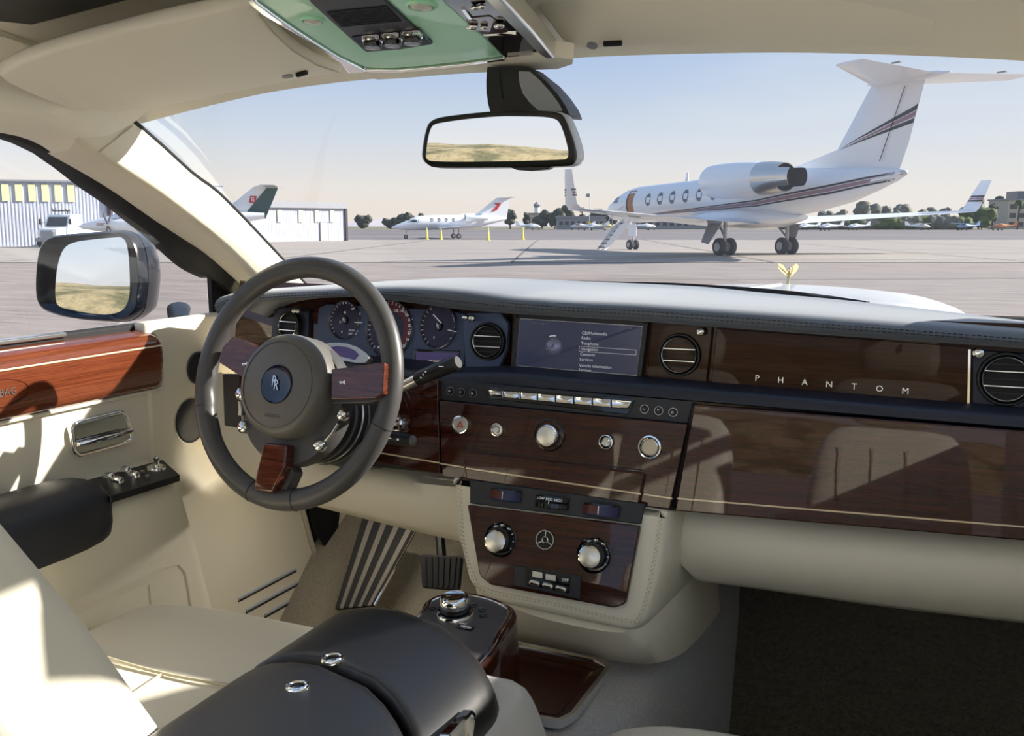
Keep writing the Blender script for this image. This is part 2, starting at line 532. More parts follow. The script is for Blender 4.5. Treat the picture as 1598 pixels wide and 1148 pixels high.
for d_, x0_, x1_, sk in ((47, 2, 60, 4), (58, -20, 60, 2), (70, -60, 60, -3), (86, -70, 60, 3), (30, -10, 60, 5)):
    a_ = gb + fx * d_ + RT * x0_; b_ = gb + fx * (d_ + sk) + RT * x1_; q_ = fx * 0.07
    sm.add([a_ - q_, b_ - q_, b_ + q_, a_ + q_], [(0, 1, 2, 3)])
for x_ in (-24, -12, 0, 12, 24, 36):
    a_ = gb + fx * 45 + RT * x_; b_ = gb + fx * 112 + RT * (x_ + 3); q_ = RT * 0.05
    sm.add([a_ - q_, b_ - q_, b_ + q_, a_ + q_], [(0, 1, 2, 3)])
tag(obj('pavement_joint', sm, M['seam'], smooth=0), kind='structure')

def gpt(px, d):
    """ground point seen in column px, d metres ahead"""
    fx = V((FW.x, FW.y, 0)).normalized()
    r = ray(px, HOR)
    k = d / r.dot(fx)
    p = CAM + r * k
    return V((p.x, p.y, GZ))

# ---------------------------------------------------------------- aircraft building blocks (local: x ahead, y port, z up)
class Fus:
    def __init__(s, st, a0):
        s.st = st; s.a0 = a0
    def at(s, a):
        st = s.st
        if a <= st[0][0]: return st[0][1:]
        for p, q in zip(st, st[1:]):
            if p[0] <= a <= q[0]:
                t = (a - p[0]) / (q[0] - p[0])
                return tuple(p[i] + (q[i] - p[i]) * t for i in (1, 2, 3))
        return st[-1][1:]
    def ring(s, a, n=28, k=1.0):
        zc, ry, rz = s.at(a)
        return [V((s.a0 - a, ry * k * math.cos(2 * math.pi * i / n), zc + rz * k * math.sin(2 * math.pi * i / n))) for i in range(n)]
    def body(s, n=28):
        aa = []
        for p, q in zip(s.st, s.st[1:]):
            aa += [p[0] + (q[0] - p[0]) * i / 2 for i in range(2)]
        aa.append(s.st[-1][0])
        return MB().loft([s.ring(a, n) for a in aa])
    def skin(s, a, z, side=1, k=1.006):
        zc, ry, rz = s.at(a)
        q = max(-0.99, min(0.99, (z - zc) / rz))
        return V((s.a0 - a, side * ry * k * math.sqrt(1 - q * q), z))
    def strip(s, pts, side=1, n=24, k=1.006):
        """pts: [(a, z_low, z_high)]"""
        lo, hi = [], []
        for p, q in zip(pts, pts[1:]):
            for i in range(n // (len(pts) - 1)):
                t = i / (n // (len(pts) - 1))
                a, z0, z1 = [p[j] + (q[j] - p[j]) * t for j in range(3)]
                lo.append(s.skin(a, z0, side, k)); hi.append(s.skin(a, z1, side, k))
        a, z0, z1 = pts[-1]
        lo.append(s.skin(a, z0, side, k)); hi.append(s.skin(a, z1, side, k))
        return MB().sheet([lo, hi], (0, -0.012 * side, 0))
    def oval(s, a, z, w, h, side=1, n=16, k=1.008):
        pts = [s.skin(a + w / 2 * math.cos(2 * math.pi * i / n), z + h / 2 * math.sin(2 * math.pi * i / n), side, k) for i in range(n)]
        return MB().prism(pts, (0, -0.04 * side, 0))
def wing_mb(secs, axis='z'):
    """secs: [(LE, TE, thickness)]; the section thickens along axis"""
    rings = []
    prof = ((0, 0), (0.06, 0.36), (0.3, 0.5), (0.65, 0.32), (1, 0.02), (0.65, -0.2), (0.3, -0.36), (0.06, -0.3))
    for le, te, t in secs:
        le, te = V(le), V(te)
        ax = V((0, 0, 1)) if axis == 'z' else (V((0, 1, 0)) if axis == 'y' else V(axis))
        rings.append([le + (te - le) * c + ax * (t * h) for c, h in prof])
    return MB().loft(rings)
def nacelle_mb(c, prof, n=24, axis=V((-1, 0, 0))):
    fr = Frame(c, axis, (0, 0, 1))
    return MB().lathe(fr, prof, n)
def wheel_parts(parent, c, r, w, name='wheel'):
    fr = Frame(V(c) + V((0, -w / 2, 0)), (0, 1, 0))
    t = obj(name, MB().lathe(fr, [(r * 0.35, 0), (r * 0.86, 0), (r, w * 0.25), (r, w * 0.75), (r * 0.86, w), (r * 0.35, w)], 20), M['tyre'], parent)
    h = MB().lathe(fr, [(0.0001, -0.015), (r * 0.5, -0.015), (r * 0.56, 0.01), (r * 0.56, w - 0.01), (r * 0.5, w + 0.015), (0.0001, w + 0.015)], 14)
    obj('hub', h, M['hubgrey'], t)
    return t

# ---------------------------------------------------------------- the big white business jet
jet = thing('business_jet', 'large white business jet with mauve stripes, open door and lowered stairs', 'airplane', (-8.53, 57.2, GZ), R(137.36), local=True)
JA = 17.0; JZ = 0.5
JF = Fus([(a, z + JZ, y, h) for a, z, y, h in (
    (0, 2.12, .03, .03), (.3, 2.12, .34, .32), (1, 2.2, .68, .64), (2.2, 2.38, .98, .94), (3.4, 2.52, 1.15, 1.13), (4.6, 2.6, 1.22, 1.22), (10, 2.74, 1.23, 1.23),
    (15, 2.9, 1.23, 1.24), (17.5, 2.92, 1.2, 1.3), (19.5, 2.92, 1.1, 1.32), (22, 3.05, .88, 1.12), (24.3, 3.2, .62, .86), (26, 3.42, .4, .56), (27.2, 3.58, .22, .3), (27.7, 3.64, .1, .12))], JA)
def JL(a, s, z): return V((JA - a, s, z + JZ))
fu = obj('fuselage', JF.body(), M['jet_white'], jet)
wp = [7.17, 8.6, 10.0, 11.45, 12.88, 14.3]
for i, a in enumerate(wp):
    for sd in (1, -1):
        o = obj('window_rim', JF.oval(a, 2.85 + JZ + 0.03 * (a - 7.17), .66, .84, sd, k=1.006), M['jet_grey'], fu)
        w_ = obj('cabin_window', JF.oval(a, 2.85 + JZ + 0.03 * (a - 7.17), .54, .72, sd, k=1.011), M['jet_glass'], fu)
def jstripe(f0, f1, m, side):
    pts = []
    for a, c, h in ((6.6, 1.86, .03), (12, 2.12, .10), (18.2, 2.42, .18), (23.4, 3.0, .24), (25.5, 3.3, .22), (27.2, 3.5, .20)):
        pts.append((a, c + JZ + h * f0, c + JZ + h * f1))
    obj('stripe', JF.strip(pts, side, 40), m, fu)
for sd in (1, -1):
    jstripe(0.55, 1.0, M['jet_dark'], sd); jstripe(-0.45, 0.4, M['mauve'], sd); jstripe(-1.0, -0.6, M['jet_dark'], sd)
tc_ = MB().lathe(Frame(JL(27.55, 0, 3.63), (-1, 0, 0.1)), [(.17, -.25), (.16, 0), (.11, .16), (.02, .2)], 16)
obj('tail_cone', tc_, M['nozzle'], jet)
# door opening, its frame and the cockpit glass
def patch(a0, a1, z0, z1, k, n=6, th=.03):
    rows = [[JF.skin(a0 + (a1 - a0) * i / 3 + .25 * 0, z0 + (z1 - z0) * j / n + JZ, 1, k) for i in range(4)] for j in range(n + 1)]
    return MB().sheet(rows, (0, -th, 0))
dr = obj('doorway', patch(4.5, 5.3, 1.75, 3.5, 1.012), M['doorwood'], jet)
obj('doorway_lining', patch(4.42, 4.6, 1.75, 3.5, 1.022), M['jet_dark'], dr)
obj('cockpit_window', patch(2.2, 3.0, 2.72, 3.12, 1.015), M['jet_glass'], jet)
fa = []
for a, w, h in ((10.6, .2, .1), (12, 1.25, .45), (14, 1.6, .62), (17, 1.65, .66), (19, 1.3, .5), (20.8, .3, .15)):
    fa.append([JL(a, w * math.cos(2 * math.pi * i / 20), 1.62 + h * math.sin(2 * math.pi * i / 20)) for i in range(20)])
obj('belly_fairing', MB().loft(fa), M['jet_white'], jet)
for sd in (1, -1):
    wg = obj('wing', wing_mb([(JL(11.6, sd * 1.0, 1.42), JL(18.6, sd * 1.0, 1.25), .62), (JL(14.6, sd * 5.2, 1.55), JL(18.9, sd * 5.2, 1.5), .42), (JL(19.0, sd * 13.3, 2.0), JL(20.45, sd * 13.3, 2.0), .16)]), M['jet_white'], jet)
    wl = obj('winglet', wing_mb([(JL(19.0, sd * 13.25, 2.0), JL(20.45, sd * 13.25, 2.0), .14), (JL(19.25, sd * 13.55, 2.25), JL(20.45, sd * 13.55, 2.25), .12), (JL(20.0, sd * 14.0, 3.85), JL(20.75, sd * 14.0, 3.85), .05)], 'y'), M['jet_white'], wg)
    for f in (.22, .30, .38):
        a0 = 19.3 + (20.0 - 19.25) * f; a1 = 20.42 + .3 * f; zz = 2.25 + 1.6 * f; ss = 13.55 + .45 * f
        b_ = MB().prism([JL(a0, sd * (ss + .045), zz), JL(a1, sd * (ss + .02), zz), JL(a1 + .02, sd * (ss + .045), zz + .09), JL(a0 + .04, sd * (ss + .07), zz + .09)], (0, -sd * .10, 0))
        obj('winglet_stripe', b_, M['jet_dark'] if f != .30 else M['mauve'], wg)
    # engine
    ec = JL(16.0, sd * 2.65, 3.62)
    en = obj('engine', nacelle_mb(ec, [(.70, .9), (.72, .05), (.80, 0), (.90, .25), (.96, 1.2), (.97, 2.6), (.92, 3.9), (.86, 4.6), (.84, 4.6)]), M['jet_white'], jet)
    obj('nozzle', nacelle_mb(ec, [(.865, 4.58), (.84, 5.4), (.74, 6.35), (.70, 6.35), (.72, 5.6)]), M['nozzle'], en)
    obj('exhaust', nacelle_mb(ec, [(.0001, 5.75), (.715, 5.75), (.715, 5.70), (.0001, 5.70)]), M['jet_dark'], en)
    rv = MB()
    for q in (0, 1):
        rv.lathe(Frame(ec, (-1, 0, 0)), [(.74, 6.3), (.72, 6.9), (.66, 7.25), (.64, 7.25), (.68, 6.3)], 8, R(-40 + 180 * q), R(40 + 180 * q))
    obj('reverser_shell', rv, M['nozzle'], en)
    obj('intake', nacelle_mb(ec, [(.0001, .7), (.71, .7), (.71, .74), (.0001, .74)]), M['jet_dark'], en)
    obj('pylon', wing_mb([(JL(17.2, sd * 1.0, 3.4), JL(21.2, sd * 1.0, 3.4), .3), (JL(17.2, sd * 1.95, 3.5), JL(20.8, sd * 1.95, 3.5), .3)]), M['jet_white'], jet)
fn = obj('tail_fin', wing_mb([(JL(19.2, 0, 4.12), JL(27.2, 0, 3.6), .25), (JL(23.1, 0, 5.0), JL(27.75, 0, 5.0), .3), (JL(25.25, 0, 7.95), JL(28.5, 0, 7.75), .26)], 'y'), M['jet_white'], jet)
def fin_half(a, z):
    if z < 5.0:
        k = (z - 3.9) / 1.1; le = 19.2 + 3.9 * k; te = 27.2 + .55 * k; t = .27
    else:
        k = (z - 5.0) / 2.9; le = 23.1 + 2.15 * k; te = 27.75 + .75 * k; t = .3 - .04 * k
    c = max(0, min(1, (a - le) / (te - le)))
    pr_ = ((0, 0), (.06, .36), (.3, .5), (.65, .32), (1, .02))
    for p, q in zip(pr_, pr_[1:]):
        if p[0] <= c <= q[0]: return t * (p[1] + (q[1] - p[1]) * (c - p[0]) / (q[0] - p[0])), te
def fin_band(pts, sd):
    (a0, z0), (a1, z1), (a2, z2) = pts
    lo, hi = [], []
    for i in range(17):
        t = i / 16
        for row, (aa, zz) in ((hi, (a0, z0)), (lo, (a1, z1))):
            a = aa + (a2 - aa) * t; z = zz + (z2 - zz) * t
            h, te = fin_half(a, z)
            a = min(a, te - .02)
            h, te = fin_half(a, z)
            row.append(JL(a, sd * (h + .02), z))
    return MB().sheet([lo, hi], (0, -sd * .03, 0))
for sd in (1, -1):
    for pts, m in ((((28.3, 6.75), (28.2, 6.5), (23.6, 5.08)), 'jet_dark'), (((28.15, 6.44), (28.05, 6.18), (24.2, 5.2)), 'mauve'), (((28.0, 6.1), (27.95, 5.9), (23.4, 4.98)), 'jet_dark')):
        obj('fin_stripe', fin_band(pts, sd), M[m], fn)
    b_ = MB().prism([JL(a, sd * .15, z) for a, z in ((27.44, 7.6), (27.465, 7.6), (26.135, 4.25), (26.11, 4.25))], (0, -sd * .03, 0))
    obj('rudder_seam', b_, M['jet_dark'], fn)
    sb = obj('stabilizer', wing_mb([(JL(25.2, 0, 7.9), JL(29.2, 0, 7.95), .36), (JL(28.4, sd * 5.2, 8.05), JL(30.0, sd * 5.2, 8.1), .12)]), M['jet_white'], jet)
    obj('tip_weight', MB().box(JL(29.9, sd * 3.2, 8.1), (.5, .12, .06)), M['jet_grey'], sb)
obj('bullet_fairing', MB().loft([[JL(a, r * math.cos(2 * math.pi * i / 12), 7.93 + r * .7 * math.sin(2 * math.pi * i / 12)) for i in range(12)] for a, r in ((24.9, .02), (25.6, .2), (27.5, .3), (29.2, .22), (29.9, .03))]), M['jet_white'], jet)
for sd in (1, -1):
    aa = 16.9
    g = obj('main_gear', MB().tube([JL(aa, sd * 2.2, 1.5), JL(aa, sd * 2.2, 0.0)], .11, 10).tube([JL(aa - 1.0, sd * 2.0, 1.45), JL(aa, sd * 2.2, .5)], .06, 8), M['hubgrey'], jet)
    for q in (-.36, .36): wheel_parts(g, JL(aa, sd * 2.2 + q, 0.0), .5, .34)
    obj('gear_door', MB().prism([JL(aa + .5, sd * 2.75, 1.35), JL(aa - .75, sd * 2.75, 1.35), JL(aa - 1.0, sd * 3.05, .25), JL(aa - .35, sd * 3.05, .15)], (0, .06, 0)), M['jet_grey'], g)
g = obj('nose_gear', MB().tube([JL(3.5, 0, 1.6), JL(3.4, 0, -.15)], .09, 8), M['hubgrey'], jet)
for q in (-.24, .24): wheel_parts(g, JL(3.4, q, -.15), .35, .24)
obj('gear_door', MB().box(JL(3.9, .35, .85), (1.1, .04, .8)), M['jet_white'], g)
# air stairs hang down from the doorway
st_ = obj('air_stairs', MB().prism([JL(4.35, 1.25, 1.7), JL(4.35, 1.35, 1.25), JL(4.35, 3.15, -.45), JL(4.35, 3.4, -.42), JL(4.35, 2.2, 1.1)], (-.05, 0, 0)).prism([JL(5.2, 1.25, 1.7), JL(5.2, 1.35, 1.25), JL(5.2, 3.15, -.45), JL(5.2, 3.4, -.42), JL(5.2, 2.2, 1.1)], (.05, 0, 0)), M['jet_white'], jet)
for k in range(7):
    t = (k + .5) / 7
    obj('step', MB().box(JL(4.78, 1.35 + 1.95 * t, 1.45 - 1.85 * t), (.8, .3, .06)), M['jet_dark'], st_)
obj('handrail', MB().tube([JL(4.3, 1.3, 2.5), JL(4.3, 2.2, 1.9), JL(4.3, 3.1, .55)], .025, 6).tube([JL(4.3, 2.2, 1.9), JL(4.3, 2.2, .9)], .02, 6), M['satin'], st_)
obj('antenna', MB().prism([JL(9.6, .02, 3.9), JL(10.0, .02, 3.9), JL(9.95, .02, 4.5), JL(9.8, .02, 4.5)], (0, -.04, 0)), M['jet_white'], jet)
obj('beacon', MB().ball(JL(12.3, 0, 4.06), .13, 10, 6), M['jet_dark'], jet)

# ---------------------------------------------------------------- the small white twin jet behind it
def small_jet():
    base = gpt(708, 122)
    rt = thing('light_jet', 'small white twin jet with red tail mark parked behind yellow cones', 'airplane', base, R(219), local=True)
    f = Fus([(0, 1.35, .03, .03), (.3, 1.38, .2, .18), (1.2, 1.5, .45, .42), (2.3, 1.72, .66, .68), (3.2, 1.9, .8, .86), (5, 1.98, .84, .9), (9, 2.02, .84, .9), (11, 2.15, .68, .74), (13, 2.35, .42, .45), (14.6, 2.5, .14, .14)], 7.8)
    P = lambda a, s, z: V((7.8 - a, s, z))
    fu = obj('fuselage', f.body(22), M['jet_white'], rt)
    for a in (4.9, 5.8, 6.7, 7.6): obj('cabin_window', f.oval(a, 2.3, .42, .42, 1), M['jet_glass'], fu)
    wsb = MB()
    for sd in (1, -1):
        wsb.sheet([[f.skin(a, z, sd, 1.012) for a in (2.0, 2.4, 2.8, 3.3)] for z in (2.02, 2.2, 2.34)], (0, -.04 * sd, 0))
    obj('windshield', wsb, M['dark_pane'], fu)
    obj('door_outline', f.strip([(3.75, 1.45, 2.6), (3.79, 1.45, 2.6)], 1, 4), M['jet_grey'], fu)
    for sd in (1, -1):
        wg = obj('wing', wing_mb([(P(5.6, sd * .5, 1.22), P(9.2, sd * .5, 1.2), .34), (P(8.3, sd * 7.6, 1.62), P(9.6, sd * 7.6, 1.62), .12)]), M['jet_white'], rt)
        obj('winglet', wing_mb([(P(8.3, sd * 7.6, 1.62), P(9.6, sd * 7.6, 1.62), .08), (P(9.3, sd * 7.9, 2.4), P(9.8, sd * 7.9, 2.4), .04)], 'y'), M['jet_white'], wg)
        en = obj('engine', nacelle_mb(P(8.9, sd * 1.45, 2.6), [(.34, .5), (.38, .02), (.44, 0), (.5, .5), (.5, 1.6), (.4, 2.6), (.3, 2.9), (.27, 2.9)], 18), M['jet_white'], rt)
        obj('intake', nacelle_mb(P(8.9, sd * 1.45, 2.6), [(.0001, .1), (.37, .1), (.37, .14), (.0001, .14)], 16), M['jet_dark'], en)
        obj('pylon', wing_mb([(P(9.6, sd * .6, 2.55), P(11.4, sd * .6, 2.55), .16), (P(9.6, sd * 1.1, 2.58), P(11.2, sd * 1.1, 2.58), .16)]), M['jet_white'], rt)
        obj('stabilizer', wing_mb([(P(13.3, 0, 5.0), P(15.2, 0, 5.02), .16), (P(14.5, sd * 2.6, 5.1), P(15.4, sd * 2.6, 5.1), .07)]), M['jet_white'], rt)
        g = obj('main_gear', MB().tube([P(8.1, sd * 1.4, 1.3), P(8.1, sd * 1.5, .35)], .07, 6), M['hubgrey'], rt)
        wheel_parts(g, P(8.1, sd * 1.5, .32), .32, .2)
    fn = obj('tail_fin', wing_mb([(P(10.4, 0, 2.8), P(14.6, 0, 2.5), .16), (P(13.3, 0, 5.05), P(15.1, 0, 5.05), .12)], 'y'), M['jet_white'], rt)
    obj('tail_mark', MB().prism([P(12.9, .11, 4.35), P(13.9, .11, 4.35), P(13.3, .11, 3.5), P(12.6, .11, 3.3), P(13.35, .11, 4.15)], (0, -.03, 0)), M['red'], fn)
    g = obj('nose_gear', MB().tube([P(1.9, 0, 1.3), P(1.8, 0, .3)], .06, 6), M['hubgrey'], rt)
    wheel_parts(g, P(1.8, 0, .26), .26, .16)
small_jet()

# ---------------------------------------------------------------- the twin turboprop in front of the hangars
def turboprop():
    base = gpt(262, 70)
    rt = thing('turboprop_plane', 'white twin turboprop with green T-tail and red square emblem by the hangars', 'airplane', base, R(207), local=True)
    f = Fus([(0, 1.6, .03, .03), (.25, 1.6, .18, .17), (1.2, 1.68, .42, .4), (2.4, 1.82, .58, .58), (3.1, 2.0, .68, .74), (4.4, 2.08, .72, .8), (8.5, 2.1, .72, .8), (10.5, 2.2, .5, .55), (13, 2.38, .2, .22)], 6.2)
    P = lambda a, s, z: V((6.2 - a, s, z))
    fu = obj('fuselage', f.body(22), M['jet_white'], rt)
    obj('windshield', f.oval(2.75, 2.28, .75, .36, 1), M['dark_pane'], fu)
    obj('cockpit_window', f.oval(3.75, 2.3, .7, .46, 1), M['dark_pane'], fu)
    for a in (5.2, 6.1, 7.0, 7.9): obj('cabin_window', f.oval(a, 2.32, .36, .42, 1), M['jet_glass'], fu)
    for zz, m in ((1.78, 'red'), (1.68, 'jet_dark')):
        obj('stripe', f.strip([(1.4, zz, zz + .05), (6, zz, zz + .08), (11, zz + .4, zz + .5)], 1, 16), M[m], fu)
    for sd in (1, -1):
        wg = obj('wing', wing_mb([(P(4.9, sd * .4, 1.42), P(7.3, sd * .4, 1.4), .36), (P(5.6, sd * 7.6, 1.95), P(6.8, sd * 7.6, 1.95), .12)]), M['jet_white'], rt)
        obj('winglet', wing_mb([(P(5.6, sd * 7.6, 1.95), P(6.8, sd * 7.6, 1.95), .08), (P(6.3, sd * 7.75, 2.6), P(6.9, sd * 7.75, 2.6), .04)], 'y'), M['jet_white'], wg)
        en = obj('engine', MB().loft([[P(a, sd * 2.4 + r * math.cos(2 * math.pi * i / 16), zc + r * 1.1 * math.sin(2 * math.pi * i / 16)) for i in range(16)] for a, r, zc in ((3.0, .2, 1.72), (3.4, .38, 1.68), (4.6, .44, 1.66), (6.2, .38, 1.62), (7.8, .1, 1.6))]), M['jet_white'], rt)
        pr = obj('propeller', MB().loft([[P(a, sd * 2.4 + r * math.cos(2 * math.pi * i / 12), 1.72 + r * math.sin(2 * math.pi * i / 12)) for i in range(12)] for a, r in ((2.55, .02), (2.7, .12), (3.0, .2))]), M['satin'], en)
        for q in range(4):
            c, s_ = math.cos(R(40 + 90 * q)), math.sin(R(40 + 90 * q))
            b1 = MB().box(P(2.85, sd * 2.4 + c * .62, 1.72 + s_ * .62), (.05, .16, 1.0), (V((1, 0, 0)), V((0, -s_, c)), V((0, c, s_))))
            o = obj('propeller_blade', b1, M['jet_dark'], en)
        g = obj('main_gear', MB().tube([P(5.9, sd * 2.4, 1.3), P(5.8, sd * 2.4, .35)], .07, 6), M['hubgrey'], rt)
        for q in (-.2, .2): wheel_parts(g, P(5.8, sd * 2.4 + q, .36), .36, .2)
        obj('stabilizer', wing_mb([(P(12.2, 0, 4.35), P(14.1, 0, 4.38), .16), (P(13.2, sd * 2.8, 4.42), P(14.2, sd * 2.8, 4.42), .07)]), M['jet_white'], rt)
    fn = obj('tail_fin', wing_mb([(P(10.0, 0, 2.6), P(13.0, 0, 2.2), .18), (P(12.3, 0, 4.4), P(14.0, 0, 4.4), .12)], 'y'), M['jet_white'], rt)
    obj('rudder', MB().prism([P(13.2, .1, 4.3), P(14.0, .1, 4.3), P(13.05, .1, 2.15), P(11.4, .1, 2.2)], (0, -.2, 0)), M['green'], fn)
    em = obj('emblem', MB().prism([P(12.05, .115, 3.75), P(12.5, .115, 3.75), P(12.4, .115, 3.28), P(11.95, .115, 3.28)], (0, -.03, 0)), M['red'], fn)
    obj('emblem_mark', MB().box(P(12.17, .12, 3.5), (.06, .02, .28)).box(P(12.3, .12, 3.45), (.06, .02, .2)).box(P(12.23, .12, 3.63), (.22, .02, .05)), M['jet_white'], fn)
    g = obj('nose_gear', MB().tube([P(2.2, 0, 1.3), P(2.2, 0, .3)], .06, 6), M['hubgrey'], rt)
    wheel_parts(g, P(2.2, 0, .28), .28, .16)
turboprop()

# ---------------------------------------------------------------- hangars
def hangar(name, label, A, B, h, depth, step, panels, pz, mats, fascia=None, door=None):
    A, B = V(A), V(B)
    d = (B - A); Ln = d.length; d.normalize()
    n = V((d.y, -d.x, 0))
    if n.dot(CAM - A) < 0: n = -n
    fr = Frame(A, n)
    sg = 1 if fr.u.dot(d) > 0 else -1
    rt = thing(name, label, 'building', (A + B) / 2 - n * depth / 2)
    core = MB().box((A + B) / 2 - n * (depth / 2 + .1) + V((0, 0, h / 2)), (Ln, depth, h), (d, n, V((0, 0, 1))))
    obj('hangar_body', core, mats[0], rt, smooth=0)
    nn = int(Ln / step)
    rows = [[], []]
    for i in range(nn + 1):
        for q, w in ((0, 0), (.35, 0), (.5, .022), (.85, .022)):
            u = min((i + q) * step, Ln)
            p = A + d * u + n * w
            rows[0].append(p); rows[1].append(p + V((0, 0, h)))
    c = obj('corrugated_cladding', MB().sheet(rows), mats[0], rt, smooth=0)
    c['kind'] = 'stuff'
    for u in panels:
        obj('translucent_panel', MB().box(A + d * u + n * .08 + V((0, 0, pz[0] + pz[1] / 2)), (.52, .06, pz[1]), (d, n, V((0, 0, 1)))), M['skylight'], rt, smooth=0)
    obj('roof_edge', MB().box((A + B) / 2 + n * .1 + V((0, 0, h + .02)), (Ln + .2, .35, .14), (d, n, V((0, 0, 1)))), M['cladding_grey'], rt, smooth=0)
    obj('corner_post', MB().box(B + n * .05 + V((0, 0, h / 2)), (.28, .3, h), (d, n, V((0, 0, 1)))), M['jet_dark'], rt, smooth=0)
    if fascia:
        obj('fascia_band', MB().box((A + B) / 2 + n * .25 + V((0, 0, h - fascia / 2)), (Ln, .3, fascia), (d, n, V((0, 0, 1)))), M['cladding_grey'], rt, smooth=0)
    if door:
        o = obj('service_door', MB().box(A + d * door + n * .09 + V((0, 0, 1.0)), (.9, .08, 1.9), (d, n, V((0, 0, 1)))), M['cladding'], rt, smooth=0)
        obj('door_frame', MB().box(A + d * (door - .5) + n * .1 + V((0, 0, 1.0)), (.06, .1, 2), (d, n, V((0, 0, 1)))).box(A + d * (door + .5) + n * .1 + V((0, 0, 1.0)), (.06, .1, 2), (d, n, V((0, 0, 1)))).box(A + d * door + n * .1 + V((0, 0, 2.0)), (1.06, .1, .06), (d, n, V((0, 0, 1)))), M['cladding_grey'], rt, smooth=0)
    return A, d, n
def along(A, B, px, d=None):
    """distance along the wall A-B where column px meets it"""
    A, B = V(A), V(B); r = ray(px, HOR)
    dx = (B - A).normalized()
    n = V((r.y, -r.x, 0))
    return (CAM - A).dot(n) / dx.dot(n)
a1, b1 = AZ(0, 385, GZ), AZ(173, 383.5, GZ)
dd = (b1 - a1).normalized()
A1 = a1 - dd * 22
hangar('hangar', 'tall white corrugated hangar with six yellow panels behind the service truck', A1, b1, 5.15, 5, .26,
       [along(A1, b1, x) for x in (12, 33, 53.5, 74, 94, 114)], (3.55, 1.35), (M['cladding'],))
a2, b2 = AZ(179, 381, GZ), AZ(540, 375.5, GZ)
hangar('hangar', 'low white hangar with grey gutter band and small service door beyond the turboprop tail', a2, b2, 3.95, 7, .3,
       [along(a2, b2, x) for x in (195, 255, 310, 436, 469, 494, 518)], (1.95, 1.25), (M['cladding'],), .52, along(a2, b2, 505))
nb = (b2 - a2).normalized(); nn_ = V((nb.y, -nb.x, 0))
if nn_.dot(CAM - a2) < 0: nn_ = -nn_
rb = along(a2, b2, 352)
pv = obj('roof_block', MB().box(a2 + nb * rb - nn_ * 3 + V((0, 0, 4.75)), (2.2, 2, 1.5), (nb, nn_, V((0, 0, 1)))).box(a2 + nb * rb - nn_ * 3 + V((0, 0, 5.55)), (2.4, 2.2, .12), (nb, nn_, V((0, 0, 1)))), M['cladding_grey'], smooth=0)
tag(pv, 'grey plant box on the low hangar roof beside the windshield pillar', 'roof box')

# ---------------------------------------------------------------- service truck
def truck():
    base = gpt(89, 75)
    rt = thing('service_truck', 'white service truck with roof light bar facing out from the tall hangar', 'truck', base, R(-23 - 65) + R(10), local=True)
    # local x points out of the nose
    side = [(-1.6, .7), (.1, .7), (.1, 1.55), (-.25, 2.35), (-.35, 2.5), (-1.6, 2.5)]
    obj('cab', MB().loft([[V((x, -1.02, z)) for x, z in side], [V((x, 1.02, z)) for x, z in side]]), M['jet_white'], rt, bevel=.05)
    obj('hood', MB().loft([[V((x, -.8, z)) for x, z in ((0, .7), (1.2, .7), (1.25, 1.2), (1.1, 1.45), (0, 1.58))], [V((x, .8, z)) for x, z in ((0, .7), (1.2, .7), (1.25, 1.2), (1.1, 1.45), (0, 1.58))]]), M['jet_white'], rt, bevel=.05)
    obj('windshield', MB().prism([V((.11, -.85, 1.62)), V((.11, .85, 1.62)), V((-.2, .8, 2.3)), V((-.2, -.8, 2.3))], (.03, 0, .012)), M['dark_pane'], rt)
    obj('grille', MB().box((1.27, 0, 1.05), (.04, 1.0, .5)), M['jet_grey'], rt)
    obj('bumper', MB().box((1.3, 0, .6), (.15, 1.9, .28)), M['jet_grey'], rt, bevel=.03)
    for s in (-1, 1):
        obj('headlight', MB().box((1.25, s * .66, 1.05), (.05, .22, .2)), M['satin'], rt)
        obj('side_mirror', MB().box((.2, s * 1.28, 1.95), (.1, .16, .45)).tube([(.1, s * 1.0, 1.9), (.2, s * 1.28, 1.9)], .025, 6), M['jet_dark'], rt)
        for x in (.75, -2.6):
            wheel_parts(rt, (x, s * .85, .46), .46, .3)
    obj('bed', MB().box((-3.0, 0, 1.3), (2.7, 2.0, .9)), M['jet_white'], rt, bevel=.04)
    lb = obj('light_bar', MB().tube([(-.6, -.75, 2.78), (-.6, .75, 2.78)], .05, 8).tube([(-.6, -.55, 2.5), (-.6, -.55, 2.78)], .03, 6).tube([(-.6, .55, 2.5), (-.6, .55, 2.78)], .03, 6), M['jet_dark'], rt)
    for s in (-.72, -.4, .4, .72): obj('beacon', MB().lathe(Frame((-.6, s, 2.8), (0, 0, 1), (1, 0, 0)), [(.09, 0), (.09, .16), (.05, .22)], 10), M['jet_grey'], lb)
truck()

# ---------------------------------------------------------------- cones
def cone(px, d, label, h=.75):
    b = gpt(px, d)
    rt = thing('traffic_cone', label, 'traffic cone', b, group='yellow cones on the apron')
    obj('cone_base', MB().box(b + V((0, 0, .025)), (.42, .42, .05)), M['cone'], rt, bevel=.01)
    obj('cone_body', MB().lathe(Frame(b + V((0, 0, .05)), (0, 0, 1), (1, 0, 0)), [(.17, 0), (.035, h), (.02, h + .02)], 14), M['cone'], rt)
cone(262, 68, 'yellow cone beside the turboprop wheel seen through side window', .95)
cone(666, 112, 'yellow cone just right of the twin jet nose wheel', 1.35)
cone(688, 113, 'yellow cone under the twin jet cabin door', 1.35)
cone(762, 108, 'yellow cone below the twin jet tail', 1.4)
cone(816, 112, 'yellow cone alone between the twin jet and the big jet winglet', 1.35)

